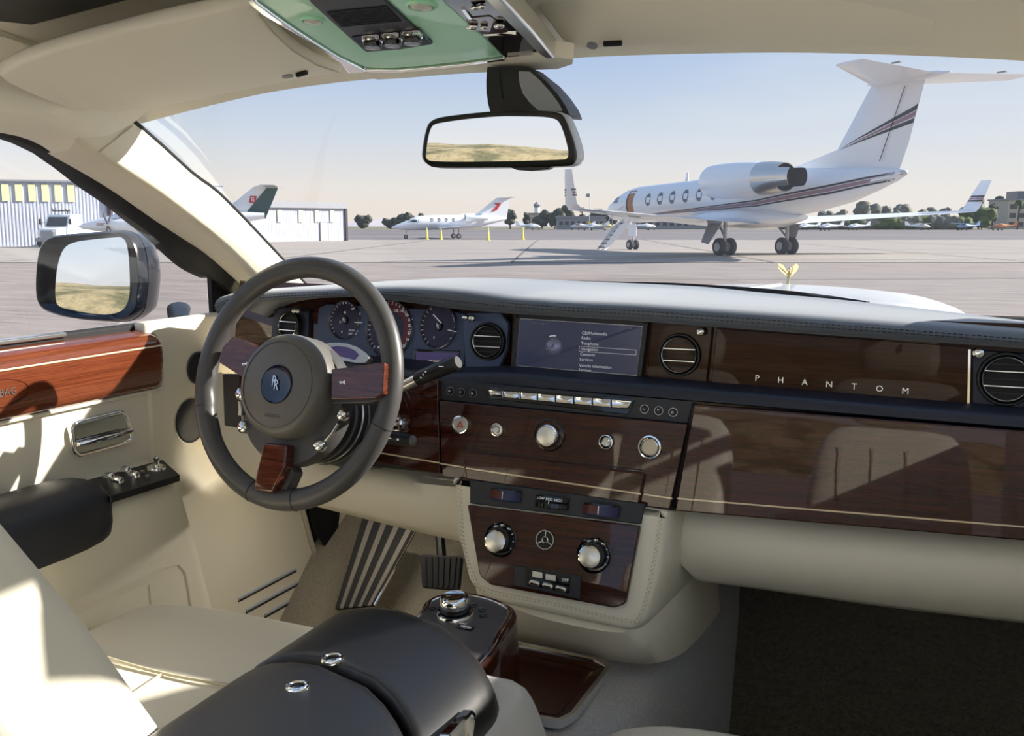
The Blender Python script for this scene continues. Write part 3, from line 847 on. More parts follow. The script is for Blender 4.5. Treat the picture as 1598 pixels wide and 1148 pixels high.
# ---------------------------------------------------------------- parked light aircraft far off
def light_plane(px, d, ang, col, label, high=True):
    b = gpt(px, d)
    rt = thing('parked_light_plane', label, 'airplane', b, ang, 'light planes parked along the far verge', local=True)
    f = Fus([(0, 1.1, .1, .1), (.4, 1.15, .42, .38), (1.6, 1.3, .55, .55), (2.8, 1.45, .56, .62), (4.2, 1.35, .36, .36), (7.4, 1.4, .1, .12)], 2.2)
    obj('fuselage', f.body(12), col, rt)
    zw = 1.98 if high else .95
    obj('wing', wing_mb([((.7, -5.2, zw + .1), (-.6, -5.2, zw + .1), .14), ((.9, 0, zw), (-.8, 0, zw), .2), ((.7, 5.2, zw + .1), (-.6, 5.2, zw + .1), .14)]), col, rt)
    obj('tail_fin', wing_mb([((-3.6, 0, 1.4), (-5.2, 0, 1.4), .1), ((-4.7, 0, 2.7), (-5.5, 0, 2.7), .08)], 'y'), col, rt)
    obj('stabilizer', wing_mb([((-4.4, -1.7, 1.5), (-5.2, -1.7, 1.5), .06), ((-4.3, 0, 1.5), (-5.3, 0, 1.5), .08), ((-4.4, 1.7, 1.5), (-5.2, 1.7, 1.5), .06)]), col, rt)
    obj('windscreen', f.strip([(1.5, 1.5, 1.75), (2.6, 1.5, 1.9)], 1, 4, 1.03), M['dark_pane'], rt)
    g = MB()
    for x, y in ((1.8, 0), (-.2, 1.1), (-.2, -1.1)):
        g.tube([(x, y * .4, 1.0), (x, y, .25)], .05, 5)
        g.lathe(Frame((x, y - .08, .22), (0, 1, 0)), [(.05, 0), (.22, 0), (.22, .16), (.05, .16)], 10)
    obj('landing_gear', g, M['tyre'], rt)
M['pale_blue'] = mat('pale_blue_paint', srgb(150, 176, 206), 0.4)
M['orange'] = mat('orange_paint', srgb(206, 140, 92), 0.4)
M['yellow'] = mat('yellow_paint', srgb(226, 200, 90), 0.4)
for px, d, an, c, lb, hi in (
    (832, 300, 20, 'jet_white', 'white light plane parked left of the big jet winglet', False),
    (902, 300, 200, 'jet_white', 'white light plane behind the lowered stairs, left of the yellow one', True),
    (922, 285, 200, 'jet_white', 'white low-wing light plane next to the yellow light plane', False),
    (945, 292, 10, 'yellow', 'yellow light plane parked beyond the air stairs', True),
    (1012, 300, 30, 'jet_white', 'white light plane seen under the big jet cabin windows', False),
    (1255, 290, 215, 'jet_white', 'white light plane nearest the big jet far main wheel', False),
    (1290, 272, 215, 'jet_white', 'white light plane second from the far main wheel', False),
    (1333, 294, 215, 'jet_white', 'white light plane third from the far main wheel', False),
    (1440, 300, 20, 'jet_white', 'white light plane half hidden by hedge, left of pale blue one', True),
    (1504, 285, 215, 'pale_blue', 'pale blue light plane below the far winglet', True),
    (1560, 285, 205, 'orange', 'orange light plane in front of the terminal building', False)):
    light_plane(px, d, R(an), M[c], lb, hi)

# ---------------------------------------------------------------- trees on the skyline
def blob(mb, c, r, sc, seed, nu=12, nv=8):
    b = len(mb.V)
    mb.ball(c, r, nu, nv, sc)
    for i in range(b, len(mb.V)):
        v = mb.V[i]; d = v - V(c)
        k = 1 + .34 * noise.noise((v + V((seed, seed, 0))) * (1.6 / r)) + .22 * noise.noise((v + V((seed, 0, 0))) * (4.5 / r))
        mb.V[i] = V(c) + d * k
def tree(px, d, wpx, hpx, m, label, grp, trunk=.2, palm=False):
    b = gpt(px, d)
    h = hpx * d / F_; w = wpx * d / F_
    rt = thing('palm_tree' if palm else 'tree', label, 'tree', b, group=grp)
    obj('trunk', MB().tube([b, b + V((w * .03, 0, h * .75))], [h * .03, h * .015], 6), M['bark'], rt)
    mb = MB()
    rnd = random.Random(int(px * 7 + d))
    if palm:
        top = b + V((0, 0, h * .8))
        for k in range(12):
            a = k * 2.4; l = w * .55
            p = [top, top + V((math.cos(a) * l * .5, math.sin(a) * l * .5, h * .14)), top + V((math.cos(a) * l, math.sin(a) * l, -h * .05 - h * .1 * (k % 3)))]
            mb.tube(spline(p, 4), [.25, .35, .4, .4, .35, .3, .25, .15, .05], 4, flat=.25)
    else:
        for k in range(6):
            ox = (rnd.random() - .5) * w * .62; oz = h * (.42 + .36 * rnd.random()); r = w * (.2 + .12 * rnd.random())
            r = min(r, h * .34)
            blob(mb, b + RT * ox + V((0, 0, oz)), r, (1.15, 1, .95), px + k)
        blob(mb, b + V((0, 0, h * .36)), min(w * .34, h * .4), (1.2, 1, .85), px + 9)
    obj('crown', mb, m, rt)
GT = 'trees on the far skyline'
for px, d, w, h, m, p, lb in (
    (610, 390, 26, 16, 'leaf_dark', 0, 'small dark bush left of the broad tree by the twin jet nose'),
    (975, 372, 16, 34, 'leaf_dark', 0, 'dark tree half hidden by the jet nose'),
    (566, 420, 26, 20, 'leaf_dark', 0, 'low dark round bush at left end of skyline by low hangar'),
    (636, 360, 34, 24, 'leaf_dark', 0, 'broad dark tree rising behind the twin jet nose'),
    (657, 350, 10, 26, 'leaf_dark', 1, 'lone small palm above the twin jet cockpit'),
    (796, 360, 20, 34, 'leaf_dark', 0, 'dark tree close behind the twin jet tail'),
    (821, 380, 12, 30, 'leaf_dark', 0, 'narrow dark tree between twin jet tail and control tower'),
    (846, 362, 24, 30, 'leaf_dark', 0, 'dark tree at the foot of the control tower'),
    (866, 375, 28, 34, 'leaf_dark', 0, 'large dark tree left of the big jet near winglet'),
    (885, 362, 20, 42, 'leaf_dark', 0, 'tallest dark tree touching the near winglet'),
    (908, 360, 12, 40, 'leaf_dark', 0, 'slim dark tree just right of the near winglet'),
    (934, 385, 28, 34, 'leaf_dark', 0, 'wide dark tree below the flag'),
    (955, 360, 22, 40, 'leaf_dark', 0, 'round dark tree in front of the jet nose'),
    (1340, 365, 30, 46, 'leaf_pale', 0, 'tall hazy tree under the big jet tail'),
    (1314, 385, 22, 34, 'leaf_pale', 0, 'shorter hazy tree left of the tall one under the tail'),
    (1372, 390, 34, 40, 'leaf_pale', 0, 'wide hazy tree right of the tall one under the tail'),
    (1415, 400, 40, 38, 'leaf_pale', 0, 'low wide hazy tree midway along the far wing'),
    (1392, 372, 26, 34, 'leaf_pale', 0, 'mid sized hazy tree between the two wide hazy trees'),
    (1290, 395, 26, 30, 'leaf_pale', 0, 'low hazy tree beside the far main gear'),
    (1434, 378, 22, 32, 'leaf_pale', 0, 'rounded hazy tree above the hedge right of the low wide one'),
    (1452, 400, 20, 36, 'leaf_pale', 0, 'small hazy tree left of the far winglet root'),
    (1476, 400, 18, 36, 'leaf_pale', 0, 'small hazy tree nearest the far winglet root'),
    (1508, 330, 30, 38, 'leaf_green', 0, 'green bushy tree below the far winglet tip'),
    (1532, 320, 34, 36, 'leaf_green', 0, 'green bushy tree between far winglet and terminal'),
    (1527, 340, 14, 52, 'leaf_green', 1, 'tall palm rising just right of the far winglet'),
    (1560, 420, 26, 56, 'leaf_dark', 0, 'dark tree behind the terminal roof left end'),
    (1548, 330, 16, 46, 'leaf_dark', 0, 'dark shrub against the left side of the terminal'),
    (1588, 318, 14, 48, 'leaf_green', 1, 'palm standing in front of the terminal')):
    tree(px, d, w, h, M[m], lb, GT, palm=bool(p))
hb = [(1240, 14), (1268, 20), (1296, 22), (1325, 24), (1354, 22), (1383, 25), (1412, 23), (1440, 22), (1468, 24), (1490, 22)]
hg = thing('hedge', 'long dusty green hedge behind the parked light planes under the far wing', 'hedge', gpt(1365, 318))
for i, (px, h) in enumerate(hb):
    b = gpt(px, 318); hh = h * 318 / F_; ww = 36 * 318 / F_
    mb = MB()
    for k in range(4): blob(mb, b + RT * ((k - 1.5) * ww * .27) + V((0, 0, hh * .42)), hh * .5, (1.25, 1, 1), px + k)
    obj('hedge_bush', mb, M['leaf_green'] if i % 2 else M['leaf_pale'], hg)
# sheds, tower, terminal, mountain
def simple_building(name, label, px, d, wpx, hpx, m, wins=0, roof=None, dep=14):
    b = gpt(px, d); w = wpx * d / F_; h = hpx * d / F_
    rt = thing(name, label, 'building', b)
    ax = (RT, V((-RT.y, RT.x, 0)), V((0, 0, 1)))
    obj('wall', MB().box(b + V((0, 0, h / 2)), (w, dep, h), ax), m, rt, smooth=0)
    obj('roof', MB().box(b + V((0, 0, h + .25)), (w + .8, dep + .8, .5), ax), roof or M['cladding_grey'], rt, smooth=0)
    for k in range(wins):
        u = (k + .5) / wins - .5
        obj('window', MB().box(b + RT * (u * w) - ax[1] * (dep / 2 + .04) + V((0, 0, h * .55)), (w / wins * .6, .1, h * .3), ax), M['dark_pane'], rt, smooth=0)
    return b, w, h, rt, ax
simple_building('shed', 'long low grey shed behind the lowered stairs', 905, 335, 70, 18, M['cladding_grey'], 8)
simple_building('shed', 'long low grey shed seen under the big jet cabin', 1060, 345, 130, 15, M['cladding_grey'], 12)
simple_building('house', 'small beige house below the control tower', 832, 400, 22, 22, M['beige_wall'], 3)
b, w, h, rt, ax = simple_building('terminal_building', 'beige flat-roofed terminal with dark window bands at right edge', 1602, 345, 92, 44, M['beige_wall'], 0)
for r_ in range(3):
    for k in range(7):
        obj('window', MB().box(b + RT * ((k - 3) * w / 7.2) - ax[1] * 7.05 + V((0, 0, h * (.18 + .3 * r_))), (w / 10, .15, h * .16), ax), M['dark_pane'], rt, smooth=0)
obj('penthouse', MB().box(b + RT * 1 + V((0, 0, h + 1.6)), (w * .66, 8, 3), ax), M['jet_glass'], rt, smooth=0)
b = gpt(838, 425); s_ = 425 / F_
tw = thing('control_tower', 'slim pale control tower above the dark trees', 'tower', b)
obj('shaft', MB().lathe(Frame(b, (0, 0, 1), (1, 0, 0)), [(.9, 0), (.9, 30 * s_), (1.2, 32 * s_)], 12), M['jet_white'], tw)
obj('cab', MB().lathe(Frame(b, (0, 0, 1), (1, 0, 0)), [(1.2, 32 * s_), (1.7, 36 * s_), (1.3, 37 * s_), (.5, 40 * s_), (.1, 41 * s_)], 12), M['cladding_grey'], tw)
b = gpt(920, 320); s_ = 320 / F_
fp = thing('flagpole', 'thin flagpole with small flag right of the near winglet', 'flagpole', b)
obj('pole', MB().tube([b, b + V((0, 0, 56 * s_))], .12, 6), M['jet_white'], fp)
obj('flag', MB().sheet([[b + V((0, 0, z * s_)) - RT * (x * s_) + V((0, .1 * (x % 3), 0)) for x in (0, 2, 4, 6)] for z in (50, 53, 55)], (0, .05, 0)), M['jet_grey'], fp)
rows = [[], []]
for i in range(60):
    px = 380 + i * 9
    t = i / 59
    p = gpt(px, 900)
    hh = (3 + 6 * (.5 + .5 * noise.noise(V((px * .02, 3, 0)))) + 7 * math.exp(-((px - 590) / 60) ** 2)) * 900 / F_
    rows[0].append(p); rows[1].append(p + V((0, 30, hh)))
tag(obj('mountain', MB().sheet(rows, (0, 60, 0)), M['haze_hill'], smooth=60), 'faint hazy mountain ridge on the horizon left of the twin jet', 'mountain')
# ================================================================== the car around the camera
def crv(pts, n=6):
    """pts: [(px, py, kind, value)] -> smooth 3d curve; kind X/Y/Z names the plane the point lies on"""
    q = []
    for a, b, k, v in pts:
        q.append({'X': AX, 'Y': AY, 'Z': AZ}[k](a, b, v))
    return spline(q, n)
def resample(c, n):
    L = [0]
    for a, b in zip(c, c[1:]): L.append(L[-1] + (b - a).length)
    out = []
    for i in range(n):
        t = L[-1] * i / (n - 1)
        j = 0
        while j < len(L) - 2 and L[j + 1] < t: j += 1
        k = (t - L[j]) / max(1e-9, L[j + 1] - L[j])
        out.append(c[j].lerp(c[j + 1], k))
    return out

# windshield header edge (the visible lower edge of the roof lining)
def hdrY(x): return 1.335 - 0.28 * x * x
def hdr_pt(px, py):
    y = 1.3
    for _ in range(12):
        p = AY(px, py, y); y = hdrY(p.x)
    return AY(px, py, y)
HP = [(205, 197), (298, 172), (386, 151), (438, 141), (500, 132), (560, 125), (632, 119), (695, 113), (800, 103), (860, 94), (902, 90), (1030, 85), (1219, 82), (1409, 86), (1598, 95), (1760, 108)]
HE = [hdr_pt(*p) for p in HP]
HC = resample(spline(HE, 6), 33)

# roof lining: from the header back over the cabin
rows = []
def roofz(x, y):
    return 1.735 - (0.10 if x < 0 else 0.05) * (x / 0.75) ** 4 - 0.05 * max(0.0, (y - 0.55)) ** 1.5
for t in (0, .03, .08, .2, .4, .6, .8, 1.0):
    r_ = []
    for p in HC:
        y = p.y + (-.40 - p.y) * t
        zt = roofz(p.x * (1 - .0 * t), y)
        k = min(1, t / .20)
        z = p.z + (zt - p.z) * (k ** .6) + .012 * (1 if t > 0 else 0)
        r_.append(V((p.x, y, z)))
    rows.append(r_)
ce = obj('ceiling', MB().sheet(rows, (0, 0, .03)), M['headliner'], smooth=60)
tag(ce, kind='structure')

# A pillar, driver side: outer edge, crease, seal edge traced on their own planes
PO = resample(crv([(205, 188, 'X', -.635), (214, 195, 'X', -.64), (252, 228, 'X', -.647), (298, 270, 'X', -.655), (336, 298, 'X', -.662), (385, 347, 'X', -.672), (435, 400, 'X', -.685), (480, 448, 'X', -.70)]), 24)
PC = resample(crv([(120, 215, 'X', -.648), (154, 238, 'X', -.650), (196, 266, 'X', -.656), (245, 298, 'X', -.664), (287, 329, 'X', -.671), (336, 368, 'X', -.682), (371, 400, 'X', -.694), (415, 445, 'X', -.71)]), 24)
PS = resample(crv([(80, 238, 'X', -.755), (116, 258, 'X', -.758), (154, 280, 'X', -.76), (196, 308, 'X', -.765), (245, 343, 'X', -.77), (287, 371, 'X', -.775), (329, 400, 'X', -.78), (385, 450, 'X', -.785)]), 24)
PO2 = [p + V((-.02, .004, 0)) for p in PO]
PS2 = [p + V((-.008, .004, .0)) for p in PS]
def mid(a, b, k, push):
    return [p.lerp(q, k) + push for p, q in zip(a, b)]
rows = [PO2, PO, mid(PO, PC, .33, V((.004, 0, .0))), mid(PO, PC, .68, V((.005, 0, .0))), mid(PO, PC, .92, V((.002, 0, .0))), PC, mid(PC, PS, .35, V((.006, -.006, 0))), mid(PC, PS, .7, V((.004, -.004, 0))), PS, PS2]
ap = obj('trim_1', MB().sheet(rows, (-.008, .003, 0)), M['cream_plain'], smooth=70)
tag(ap, label='cream windshield pillar trim on the driver side', kind='structure')
o = obj('pillar_seal', MB().tube([p + V((-.002, .006, .0)) for p in PO], .0035, 8), M['rubber'], ap)
mx = lambda r: [V((-p.x, p.y, p.z)) for p in r]
o = obj('trim_5', MB().sheet([[mx(r)[0] * 1 + (mx(r)[0] - mx(r)[2]).normalized() * .09] + mx(r) for r in rows], (.008, .003, 0)), M['cream_plain'], smooth=70)
tag(o, label='cream windshield pillar trim on the passenger side', kind='structure')
# roof side rail above the door window
RS = resample(crv([(-330, 175, 'X', -.745), (-160, 188, 'X', -.745), (0, 207, 'X', -.75), (53, 221, 'X', -.752), (82, 239, 'X', -.755)]), 18)
RC = resample(crv([(-330, 120, 'X', -.68), (-160, 150, 'X', -.67), (0, 175, 'X', -.66), (70, 192, 'X', -.652), (122, 216, 'X', -.649)]), 18)
RH = resample(crv([(-330, 20, 'X', -.66), (-160, 70, 'X', -.65), (0, 110, 'X', -.64), (90, 150, 'X', -.63), (165, 176, 'X', -.625), (208, 192, 'X', -.632)]), 18)
RH2 = [p + V((.05, -.0, .03)) for p in RH]
rows = [RH2, RH, mid(RH, RC, .5, V((.012, -.006, -.008))), RC, mid(RC, RS, .5, V((.006, 0, -.006))), RS]
rr_ = obj('trim_2', MB().sheet(rows, (-.012, .004, .02)), M['headliner'], smooth=70)
tag(rr_, label='cream roof rail trim above the driver window', kind='structure')
# joint between rail and pillar trim
jo = obj('trim_3', MB().tube([AX(154, 238, -.647), AX(178, 219, -.641), AX(206, 197, -.634)], .0012, 6), M['stitch'])
tag(jo, kind='structure')

# black window frame of the door (seal), with the corner post
WT = resample(crv([(-330, 182, 'X', -.76), (-160, 195, 'X', -.76), (0, 207, 'X', -.76), (53, 221, 'X', -.762), (80, 238, 'X', -.764), (116, 258, 'X', -.766), (154, 280, 'X', -.77), (196, 308, 'X', -.774), (245, 343, 'X', -.778), (287, 371, 'X', -.782), (329, 400, 'X', -.786), (372, 440, 'X', -.79), (398, 476, 'X', -.79)]), 40)
WB = resample(crv([(-330, 187, 'X', -.80), (-160, 200, 'X', -.80), (0, 212, 'X', -.80), (60, 233, 'X', -.803), (82, 247, 'X', -.804), (105, 263, 'X', -.805), (140, 291, 'X', -.807), (175, 315, 'X', -.808), (210, 343, 'X', -.81), (245, 371, 'X', -.812), (273, 398, 'X', -.813), (300, 420, 'X', -.814), (329, 434, 'X', -.815)]), 40)
sf = obj('window_frame', MB().sheet([[p + V((-.03, .01, .01)) for p in WT], WT, mid(WT, WB, .5, V((.006, -.004, -.004))), WB, [p + V((-.03, .004, .0)) for p in WB]], (-.01, .01, .004)), M['rubber'], smooth=70)
tag(sf, label='black rubber sealed upper frame of the driver window', kind='structure')
ps = obj('trim_4', MB().prism([AX(329, 432, -.815), AX(329, 400, -.80), AX(372, 440, -.795), AX(400, 478, -.795), AX(398, 500, -.80), AX(333, 498, -.815)], (-.02, .012, 0)), M['black'], smooth=0)
tag(ps, label='black corner post of the driver window', kind='structure')

# glass
base = []
for i, p in enumerate(HC):
    t = i / (len(HC) - 1)
    x = -.76 + 1.62 * t
    base.append(V((x, 1.97 - .42 * abs(x / .76) ** 2.2, 1.322 - .018 * (x + .2) ** 2)))
rows = []
for k in range(9):
    t = k / 8
    rows.append([a.lerp(b, t) + V((0, .035, .03)) * math.sin(math.pi * t) for a, b in zip([p + V((0, .012, .012)) for p in HC], base)])
wg = obj('window_1', MB().sheet(rows), M['glass'], smooth=80)
tag(wg, label='clear raked windshield glass', kind='structure')
sg = [p + V((-.004, 0, 0)) for p in WB]
sill = [AX(px, 540 - (px) * 50 / 330, -.83) for px in [-330 + 662 * i / 39 for i in range(40)]]
wg2 = obj('window_2', MB().sheet([sg, mid(sg, sill, .5, V((-.012, 0, 0))), sill]), M['glass'], smooth=80)
tag(wg2, label='driver side window glass', kind='structure')

# rear and far side of the cabin (behind the camera, seen only in reflections)
wr = MB().box((.83, .4, .935), (.05, 3.5, .86)); wr.box((.80, .1, 1.73), (.06, 2.4, .05)); wr.box((.81, -.35, 1.4), (.05, .12, .5))  # unseen passenger side; waist raised to block sun, rail lifted to admit it
o = obj('wall_right', wr, M['cream_plain'], smooth=0, bevel=.015); tag(o, kind='structure')
wl = MB().box((-.83, -.55, .9), (.05, 1.6, .7)); wl.box((-.80, -.45, 1.63), (.06, 1.4, .08)); wl.box((-.81, -.45, 1.4), (.05, .16, .5))
o = obj('wall_left', wl, M['cream_plain'], smooth=0, bevel=.015); tag(o, kind='structure')
# floor pan, firewall, sills
fl = MB().box((0, .35, .47), (1.66, 3.5, .04))
o = obj('floor', fl, M['carpet'], smooth=0); tag(o, kind='structure')
fw_ = MB().add([V((-.83, 2.05, .45)), V((.85, 2.05, .45)), V((.85, 2.12, 1.27)), V((-.83, 2.12, 1.27))], [(0, 1, 2, 3)]).add([V((-.83, 2.09, .45)), V((.85, 2.09, .45)), V((.85, 2.16, 1.27)), V((-.83, 2.16, 1.27))], [(0, 3, 2, 1)])
o = obj('wall_front', fw_, M['carpet'], smooth=0); tag(o, kind='structure')
tb = MB().add([V((-.80, 1.62, .49)), V((-.16, 1.62, .49)), V((-.16, 2.05, .86)), V((-.80, 2.05, .86)), V((-.80, 1.62, .45)), V((-.16, 1.62, .45)), V((-.16, 2.06, .5)), V((-.80, 2.06, .5))], [(0, 1, 2, 3), (4, 7, 6, 5), (0, 4, 5, 1), (1, 5, 6, 2), (2, 6, 7, 3), (3, 7, 4, 0)])
o = obj('floor_toeboard', tb, M['carpet'], smooth=0); tag(o, kind='structure')
tb = MB().add([V((.16, 1.55, .49)), V((.82, 1.55, .49)), V((.82, 2.05, .9)), V((.16, 2.05, .9)), V((.16, 1.55, .45)), V((.82, 1.55, .45)), V((.82, 2.06, .5)), V((.16, 2.06, .5))], [(0, 1, 2, 3), (4, 7, 6, 5), (0, 4, 5, 1), (1, 5, 6, 2), (2, 6, 7, 3), (3, 7, 4, 0)])
M['dark_mat'] = mat('dark_lambswool_mat', srgb(112, 100, 68), 1.0, bump=(420, 1.0, .006), var=(120, srgb(76, 68, 44), .35, .65), sheen=.4)
o = obj('floor_toeboard', tb, M['dark_mat'], smooth=0); tag(o, kind='structure')
o = obj('floor_mat', MB().box((.49, 1.1, .497), (.62, .9, .016)), M['dark_mat'], smooth=0, bevel=.006)
tag(o, 'dark brown lambswool mat on the passenger footwell floor', 'floor mat')
o = obj('wall_cowl', MB().box((0, 1.98, 1.222), (1.66, .34, .03)), M['black'], smooth=0); tag(o, kind='structure')
o = obj('wall_body', MB().box((-.87, 1.75, .82), (.03, .95, .86)), M['black'], smooth=0); tag(o, kind='structure')
# side of the body behind the dash, driver side: footwell side trim
# ================================================================== dashboard
def lean(d): return (0, -math.cos(R(d)), math.sin(R(d)))
FU = Frame((0, 1.454, 1.259), lean(5))
FG = Frame((-.38, 1.517, 1.266), (-.14, -.975, .17))
FL = Frame((0, 1.345, 1.143), lean(7))
FB = Frame((0, 1.362, 1.187), lean(12))
FS = Frame((0, 1.305, .987), lean(16))
dash = thing('dashboard', 'charcoal topped dashboard with mahogany fascia, round gauges and vents', 'dashboard', (0, 1.5, .9))
def ppoly(fr, pts, r=0.0, w=0.0, n=5):
    q = [V(fr.uv(a, b, w)) for a, b in pts]
    return fillet(q, r, n) if r else q
def panel(name, fr, pts, m, parent, w0=-.02, w1=0.0, r=0.0, bevel=.0015, label=None):
    return obj(name, MB().pan(fr, ppoly(fr, pts, r, w1), w0, w1), m, parent, bevel=bevel, label=label)
def shrink(poly, d):
    """offset a 2d polygon inwards"""
    m = len(poly); out = []
    ar = sum(poly[i - 1][0] * poly[i][1] - poly[i][0] * poly[i - 1][1] for i in range(m))
    sg = 1 if ar > 0 else -1
    for i in range(m):
        p, a, b = V(poly[i][:2] if not isinstance(poly[i], Vector) else poly[i]), V(poly[i - 1]), V(poly[(i + 1) % m])
        e1 = (p - a); e2 = (b - p)
        if e1.length < 1e-9: e1 = e2
        if e2.length < 1e-9: e2 = e1
        n1 = V((-e1.y, e1.x)).normalized() * sg; n2 = V((-e2.y, e2.x)).normalized() * sg
        n = n1 + n2
        if n.length < 1e-6: n = n1
        n.normalize()
        k = max(.4, n.dot(n1))
        out.append(p + n * (d / k))
    return out
def line3(fr, a, b, wd, w, name, m, parent, h=.0012):
    """thin raised strip between two pixels on a plane"""
    p, q = V(fr.uv(*a, w)), V(fr.uv(*b, w))
    d = (q - p).normalized(); n = V((-d.y, d.x)) * (wd / 2)
    return obj(name, MB().pan(fr, [p - n, q - n, q + n, p + n], w - .002, w + h), m, parent, smooth=0)

# --- soft top pad
TX = (-.69, -.66, -.62, -.54, -.46, -.385, -.29, -.2, -.15, -.1, -.05, 0, .1, .22, .38, .6, .85)
TC = (1.318, 1.326, 1.330, 1.336, 1.341, 1.346, 1.349, 1.347, 1.343, 1.338, 1.336, 1.334, 1.333, 1.329, 1.323, 1.313, 1.300)
TL = (1.288, 1.300, 1.310, 1.318, 1.324, 1.327, 1.321, 1.313, 1.311, 1.309, 1.308, 1.307, 1.305, 1.301, 1.296, 1.290, 1.28)
TF = (1.300, 1.312, 1.324, 1.332, 1.337, 1.340, 1.338, 1.335, 1.333, 1.332, 1.331, 1.330, 1.327, 1.319, 1.311, 1.298, 1.284)
def pad_prof(i):
    x, c, l, f = TX[i], TC[i], TL[i], TF[i]
    yb = 1.945 - (.42 if x < 0 else .22) * abs(x / .76) ** 2.2
    yb = max(yb, 1.56)
    return [V((x, yb, f - .01)), V((x, yb - .01, f)), V((x, 1.43 + (yb - 1.43) * .6, f + (c - f) * .35 + .003)), V((x, 1.43 + (yb - 1.43) * .25, c + .002)), V((x, 1.437, c)), V((x, 1.424, c - .005)), V((x, 1.418, c - .013)), V((x, 1.420, l + .006)), V((x, 1.427, l)), V((x, 1.446, l - .001)), V((x, 1.50, l + .004)), V((x, yb, l - .03))]
prof = [pad_prof(i) for i in range(len(TX))]
cols = [spline([p[j] for p in prof], 4) for j in range(12)]
pad = obj('top_pad', MB().loft([[c[k] for c in cols] for k in range(len(cols[0]))]), M['char'], dash, smooth=50)
for row, (dy, fz) in enumerate(((-.0005, .40), (-.0005, .58))):
    sb = MB()
    path = []
    cc = spline([V((TX[i], 1.4195, TL[i] + (TC[i] - TL[i]) * fz)) for i in range(len(TX))], 4)
    cc = resample(cc, 420)
    for a, b in zip(cc[::2], cc[1::2]):
        d = (b - a).normalized()
        sb.box((a + b) / 2 + V((0, -.0006, 0)), ((b - a).length * 1.35, .0012, .0011), (d, V((0, 1, 0)), d.cross(V((0, 1, 0)))))
    o = obj('stitching', sb, M['dstitch'], pad, smooth=0); o['kind'] = 'stuff'

# --- backing boards of the upper fascia
obj('upper_fascia', MB().pan(FU, [(-.12, -.075), (.86, -.075), (.86, .06), (-.12, .06)], -.04, -.006), M['wood_upper'], dash, smooth=0)
obj('upper_fascia', MB().pan(FG, [(-.40, -.09), (.275, -.09), (.275, .075), (-.40, .075)], -.05, -.010), M['wood'], dash, smooth=0)

# --- instrument panel
ip = panel('instrument_panel', FG, [(497, 480), (510, 474), (700, 484), (727, 490), (724, 573), (600, 568), (492, 562)], M['slate'], dash, -.012, 0, .004)
def rr_mark(fr, size, m, parent, w):
    a = text('R', fr.off(-size * .13, size * .09), size, m, parent, 'monogram', w, sx=.7)
    b = text('R', fr.off(size * .13, -size * .09), size, m, parent, 'monogram', w, sx=.7)
def ring_prof(r, t, h):
    return [(r - t, -.004), (r - t, h * .6), (r - t * .5, h), (r, h * .6), (r, -.004)]
M['dial_violet'] = mat('violet_dial', srgb(36, 27, 58), 0.35, var=(25, srgb(52, 40, 88), .4, .7))
M['dial_red'] = mat('dial_red_glow', srgb(120, 40, 40), 0.4)
def gauge(px, py, r, nums, ticks, label, needles, red=None):
    fr = FG.at(px, py)
    g = obj('gauge', MB().lathe(fr, ring_prof(r, .0028, .006), 48), M['satin'], dash, label=label)
    obj('dial', MB().lathe(fr, [(.0001, .0), (r - .002, .0), (r - .002, .0008), (.0001, .0008)], 48), M['dial_violet'], g)
    if red:
        a0, a1 = red
        obj('red_glow', MB().lathe(fr, [(r * .62, .0009), (r * .97, .0009), (r * .97, .0012), (r * .62, .0012)], 24, R(a0), R(a1)), M['dial_red'], g)  # the dial's red glow, painted as a plain red sector
    tk = MB()
    for a in ticks:
        c, s = math.cos(R(a)), math.sin(R(a))
        tk.box(fr.P(c * r * .88, s * r * .88, .0016), (r * .1, .0007, .0006), (fr.u * c + fr.v * s, fr.v * c - fr.u * s, fr.n))
    obj('tick_marks', tk, M['white_print'], g, smooth=0)
    for s, x, y, sz in nums:
        text(s, FG.at(x, y, .0016), sz, M['white_print'], g, 'numeral', 0.0)
    for (x0, y0), (x1, y1), wd in needles:
        line3(FG, (x0, y0), (x1, y1), wd, .004, 'needle', M['white_print'], g)
    hb = obj('hub', MB().lathe(fr, [(.0001, .004), (r * .2, .004), (r * .22, .002), (r * .22, .0008), (.0001, .0008)], 24), M['dial_black'], g)
    rr_mark(fr, r * .26, M['satin'], g, .0044)
    return g
def c8(x, y): return (340 + x / 3.474, 440 + y / 3.474)
n_ = lambda s, x, y, sz: (s, *c8(x, y), sz)
gauge(538.6, 499.5, .0365, [n_('0', 672, 270, .0062), n_('20', 664, 216, .0055), n_('40', 688, 165, .006), n_('60', 730, 146, .006), n_('80', 768, 172, .0055), n_('POWER', 735, 264, .0062), n_('RESERVE', 730, 281, .0052)],
      [225 - 270 * i / 20 + 0 for i in range(14)], 'round power reserve gauge with violet dial', [(c8(742, 218), c8(778, 220), .0013)])
gauge(608.5, 513.5, .0525, [n_(s, x, y, .0075) for s, x, y in (('20', 873, 305), ('40', 868, 265), ('60', 880, 226), ('80', 900, 190), ('100', 932, 166), ('120', 965, 155), ('140', 997, 157), ('160', 1026, 176), ('180', 1041, 205), ('200', 1043, 237), ('220', 1041, 275), ('240', 1032, 313), ('260', 1014, 346))],
      [228 - 280 * i / 26 for i in range(27)], 'large speedometer with red lit right side', [(c8(868, 356), c8(918, 303), .0016)], (-40, 95))
